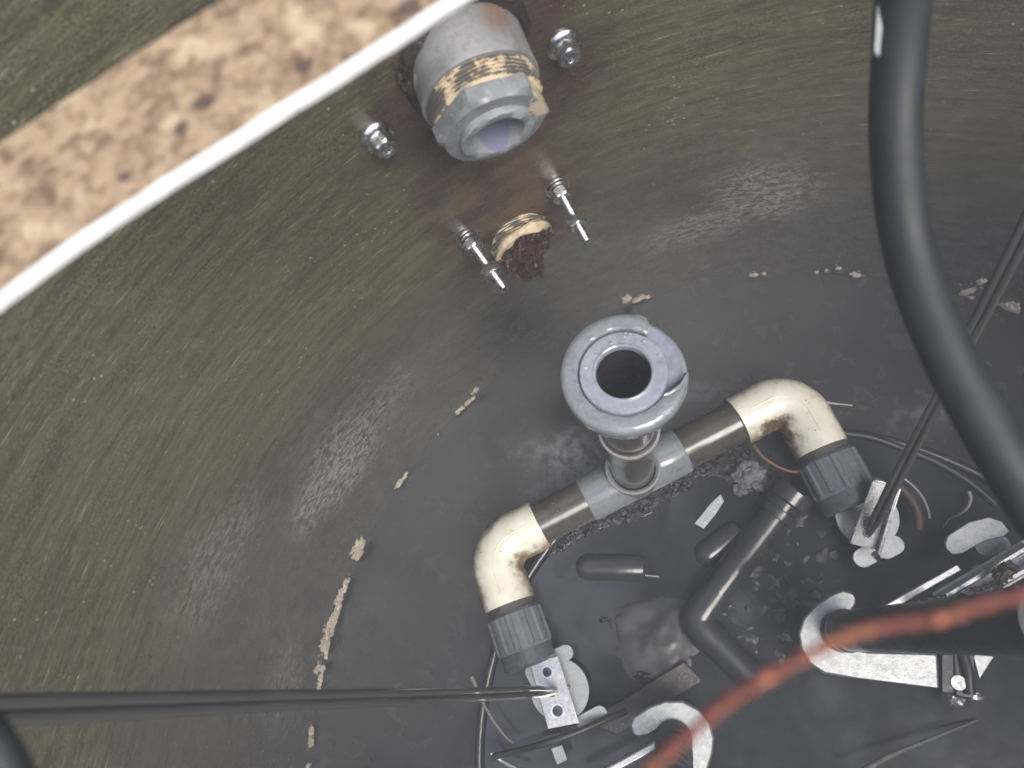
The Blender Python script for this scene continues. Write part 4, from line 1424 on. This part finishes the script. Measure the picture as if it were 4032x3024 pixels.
tag(tube('thin_wire', [(0.0298, 0.0064, 0.0650), (0.0708, 0.0247, 0.0550), (0.1182, 0.0410, 0.0420), (0.1854, 0.0623, 0.0220)], lambda u: 0.0036 * (1 - 0.6 * u), mat_dirty('grey_wire', (0.16, 0.16, 0.15), (0.09, 0.09, 0.09), 0.4)), 'thin grey wire crossing the lower right corner of the cover', 'wire')
tag(tube('wire_twig', [(-0.4415, 0.1045, 0.0520), (-0.4349, 0.0919, 0.0520), (-0.4270, 0.0760, 0.0520), (-0.4128, 0.0537, 0.0520), (-0.3964, 0.0342, 0.0520), (-0.3841, 0.0247, 0.0520)], lambda u: 0.0026 * (1 - 0.55 * u), mat_dirty('twig', (0.20, 0.19, 0.17), (0.10, 0.095, 0.09), 0.6)), 'thin crooked twig under the left lifting cord', 'twig')
tag(tube('black_cable', [(-0.4136, 0.0074, 0.0520), (-0.3819, 0.0157, 0.0570), (-0.3427, 0.0284, 0.0750), (-0.3012, 0.0423, 0.0750), (-0.2665, 0.0557, 0.0650), (-0.2361, 0.0667, 0.0520)], 0.0042, M_RUBBER), 'thin black cable under the left lifting bracket', 'cable')
tag(tube('bright_wire', [(-0.4137, 0.0118, 0.0520), (-0.4029, 0.0052, 0.0500), (-0.3955, 0.0012, 0.0500), (-0.3707, -0.0083, 0.0520)], 0.0032, M_GALV_BRIGHT), 'short bright wire end at the lower border left of the hook', 'wire')
tag(tube('rim_cable', [(0.0802, 0.4271, 0.0200), (0.1161, 0.4190, 0.0220), (0.1549, 0.4010, 0.0220), (0.1925, 0.3814, 0.0220), (0.2276, 0.3538, 0.0220), (0.2551, 0.3223, 0.0220)], 0.0050, M_RUBBER), 'black cable arching along the cover rim under the right cord', 'cable')
tag(tube('pale_stick', [(0.0470, 0.4591, 0.0750), (0.0633, 0.4585, 0.0650), (0.0901, 0.4581, 0.0520)], lambda u: 0.002 * (1 - 0.5 * u), mat_dirty('pale_stick', (0.4, 0.38, 0.32), (0.2, 0.18, 0.15), 0.6)), 'tiny pale stick touching the right white elbow', 'stick')

# ------------------------------------------------------------------ near, blurred things
M_HOSE = mat_dirty('dull_black_hose', (0.011, 0.015, 0.016), (0.034, 0.040, 0.040), 0.6, 0, 22, 0.50, 0.75, 0.08, 0.15, 120)
t = thing('power_cable', 'thick black cable hanging down the right side, closest and blurred', 'cable', (-0.0143, 0.2569, 0.6747))
tube('cable_jacket', [(-0.0735, 0.4788, 0.8445), (-0.0669, 0.4644, 0.7957), (-0.0631, 0.4452, 0.7620), (-0.0621, 0.4155, 0.7359), (-0.0579, 0.3796, 0.7126), (-0.0513, 0.3439, 0.6996), (-0.0416, 0.3097, 0.6919), ((-0.0308, 0.2808, 0.6857)), (-0.0192, 0.2538, 0.6799), (-0.0039, 0.2232, 0.6723), (0.0221, 0.1853, 0.6548)], 0.0122, M_HOSE, t, n=10, seg=28)
bm = plate_bm([(-0.0764, 0.4516, 0.7762), (-0.0734, 0.4508, 0.7754), (-0.0743, 0.4337, 0.7625), (-0.0768, 0.4354, 0.7635)], 0.0016, (), (0, 0.3, 1))
obj('cable_tag', bm, mat_dirty('cable_tag', (0.20, 0.22, 0.23), (0.10, 0.11, 0.11), 0.5), t, bevel=0.0004)

t = thing('red_cord', 'blurred red-orange twisted cord crossing the lower right corner', 'cord', (-0.1568, 0.1720, 0.8345))
pts = [(-0.2018, 0.1507, 0.9088), (-0.1955, 0.1582, 0.9101), (-0.1883, 0.1644, 0.9108), (-0.1812, 0.1699, 0.9112), (-0.1733, 0.1746, 0.9112), (-0.1646, 0.1792, 0.9111), (-0.1568, 0.1826, 0.9107), (-0.1491, 0.1843, 0.9098), (-0.1410, 0.1852, 0.9086), (-0.1328, 0.1877, 0.9078), (-0.1208, 0.1904, 0.9064)]
kc = NB('red_cord')
kp = kc.geo.outputs['Position']
kn = kc.noise(kp, 90, 3, 0.5)
kc.set(Base_Color=kc.mix(kc.ramp(kn, 0.42, 0.62), (0.15, 0.034, 0.020), (0.23, 0.078, 0.038)), Roughness=0.45)
path = catmull(pts, 14)
for s in (0, math.pi):
    bm = bmesh.new()
    pp = []
    for i, p in enumerate(path):
        tq = (path[min(i + 1, len(path) - 1)] - path[max(i - 1, 0)]).normalized()
        x, y, _ = frame(tq)
        a = i * 0.42 + s
        pp.append(p + (x * math.cos(a) + y * math.sin(a)) * 0.00058)
    sweep(bm, pp, 0.00078, 10)
    obj('strand', bm, kc.m, t)
mk = NB('orange_glint').set(Base_Color=(0.42, 0.14, 0.075), Roughness=0.3).m  # highlights on the cord, added as small lumps of brighter orange
for i, q in enumerate(((-0.1732, 0.1751, 0.9135), (-0.1417, 0.1854, 0.9109))):
    bm = bmesh.new()
    blob(bm, q, 0.0011, 0.0013, 0.0012, 3, 0.2, 1.5, i + 1.0)
    obj('glint_lump', bm, mk, t)

tag(tube('near_hose', [(-0.3954, 0.1683, 0.8789), (-0.3831, 0.1590, 0.8735), (-0.3749, 0.1472, 0.8680), (-0.3694, 0.1323, 0.8621)], 0.0052, M_HOSE), 'blurred black hose just inside the lower left corner', 'hose')


# tan mottled strip with a pale edge, lying across the basin near the camera
def mat_strip():
    k = NB('mottled_tan_strip')
    P = k.geo.outputs['Position']
    n1 = k.noise(P, 130, 5, 0.62, 0.6)
    n2 = k.noise(P, 48, 4, 0.6)
    n3 = k.noise(P, 420, 4, 0.6)
    c = k.mix(k.ramp(n1, 0.34, 0.62), (0.14, 0.085, 0.047), (0.35, 0.255, 0.155))
    c = k.mix(k.ramp(n2, 0.52, 0.68, 0, 0.75), c, (0.55, 0.43, 0.28))
    c = k.mix(k.ramp(n3, 0.6, 0.7, 0, 0.6), c, (0.13, 0.075, 0.045))
    for q, s in (((-0.3276, 0.3450, 0.8900), 0.0036), ((-0.3343, 0.3365, 0.8900), 0.0030), ((-0.2589, 0.3708, 0.8900), 0.0040), ((-0.3518, 0.3195, 0.8900), 0.0022), ((-0.2927, 0.3543, 0.8900), 0.0028)):
        c = k.mix(k.math('MULTIPLY', k.spot(P, q, (1 / s, 1 / s, 1 / s), n1, 0.5, 1.5, 0.5), 0.85), c, (0.055, 0.034, 0.026))
    k.set(Base_Color=c, Roughness=0.75)
    k.bump(n1, 0.4, 0.003)
    return k.m


t = thing('mottled_board', 'blurred tan mottled board with a white front edge across the upper left', 'board', (-0.4300, 0.3985, 0.8000))
inner = [(-0.4340, 0.2476, 0.8900), (-0.3915, 0.2805, 0.8900), (-0.3552, 0.3060, 0.8900), (-0.3182, 0.3287, 0.8900), (-0.2779, 0.3524, 0.8900), (-0.2405, 0.3755, 0.8900), (-0.2136, 0.3898, 0.8900)]
outer = [(-0.2877, 0.4083, 0.8900), (-0.3268, 0.3876, 0.8900), (-0.3464, 0.3768, 0.8900), (-0.3658, 0.3648, 0.8900), (-0.4044, 0.3404, 0.8900), (-0.4358, 0.3182, 0.8900)]
inner = catmull(inner, 6)
outer = catmull(outer, 6)
bm = plate_bm([p + Vector((0, 0, -0.004)) for p in inner + outer], 0.0042)
obj('board_face', bm, mat_strip(), t, bevel=0.0004)
# white edging strip along the inner side
bm = bmesh.new()
sec = ((0.0, 0.0006), (0.0009, 0.0006), (0.0013, -0.0002), (0.0013, -0.0046), (0.0, -0.0046))
rings = []
for i, p in enumerate(inner):
    tq = (inner[min(i + 1, len(inner) - 1)] - inner[max(i - 1, 0)]).normalized()
    s = Vector((tq.y, -tq.x, 0)).normalized()
    if s.y > 0:
        s = -s
    rings.append([bm.verts.new(p + s * (a + 0.0004 * noise.noise(p * 60)) + Vector((0, 0, b + 0.0002))) for a, b in sec])
for i in range(len(rings) - 1):
    for j in range(len(sec)):
        k2 = (j + 1) % len(sec)
        bm.faces.new((rings[i][j], rings[i + 1][j], rings[i + 1][k2], rings[i][k2]))
bm.faces.new(rings[0])
bm.faces.new(rings[-1][::-1])
obj('white_edge', bm, mat_dirty('white_edge', (0.80, 0.80, 0.78), (0.62, 0.60, 0.55), 0.4, 0, 30, 0.5, 0.75), t)


# thin mist standing in the pit
bm = bmesh.new()
bmesh.ops.create_cube(bm, size=1.0)
for v in bm.verts:
    v.co = Vector((v.co.x * 2.4, v.co.y * 2.4, -1.0 if v.co.z < 0 else 1.14))
mh = bpy.data.materials.new('mist')
mh.use_nodes = True
mh.node_tree.nodes.clear()
ho = mh.node_tree.nodes.new('ShaderNodeOutputMaterial')
hv = mh.node_tree.nodes.new('ShaderNodeVolumePrincipled')
hv.inputs['Color'].default_value = (0.93, 0.96, 1.0, 1)
hv.inputs['Density'].default_value = 0.095
mh.node_tree.links.new(hv.outputs[0], ho.inputs['Volume'])
hz = obj('haze', bm, mh, smooth=False)
tag(hz, kind='stuff')
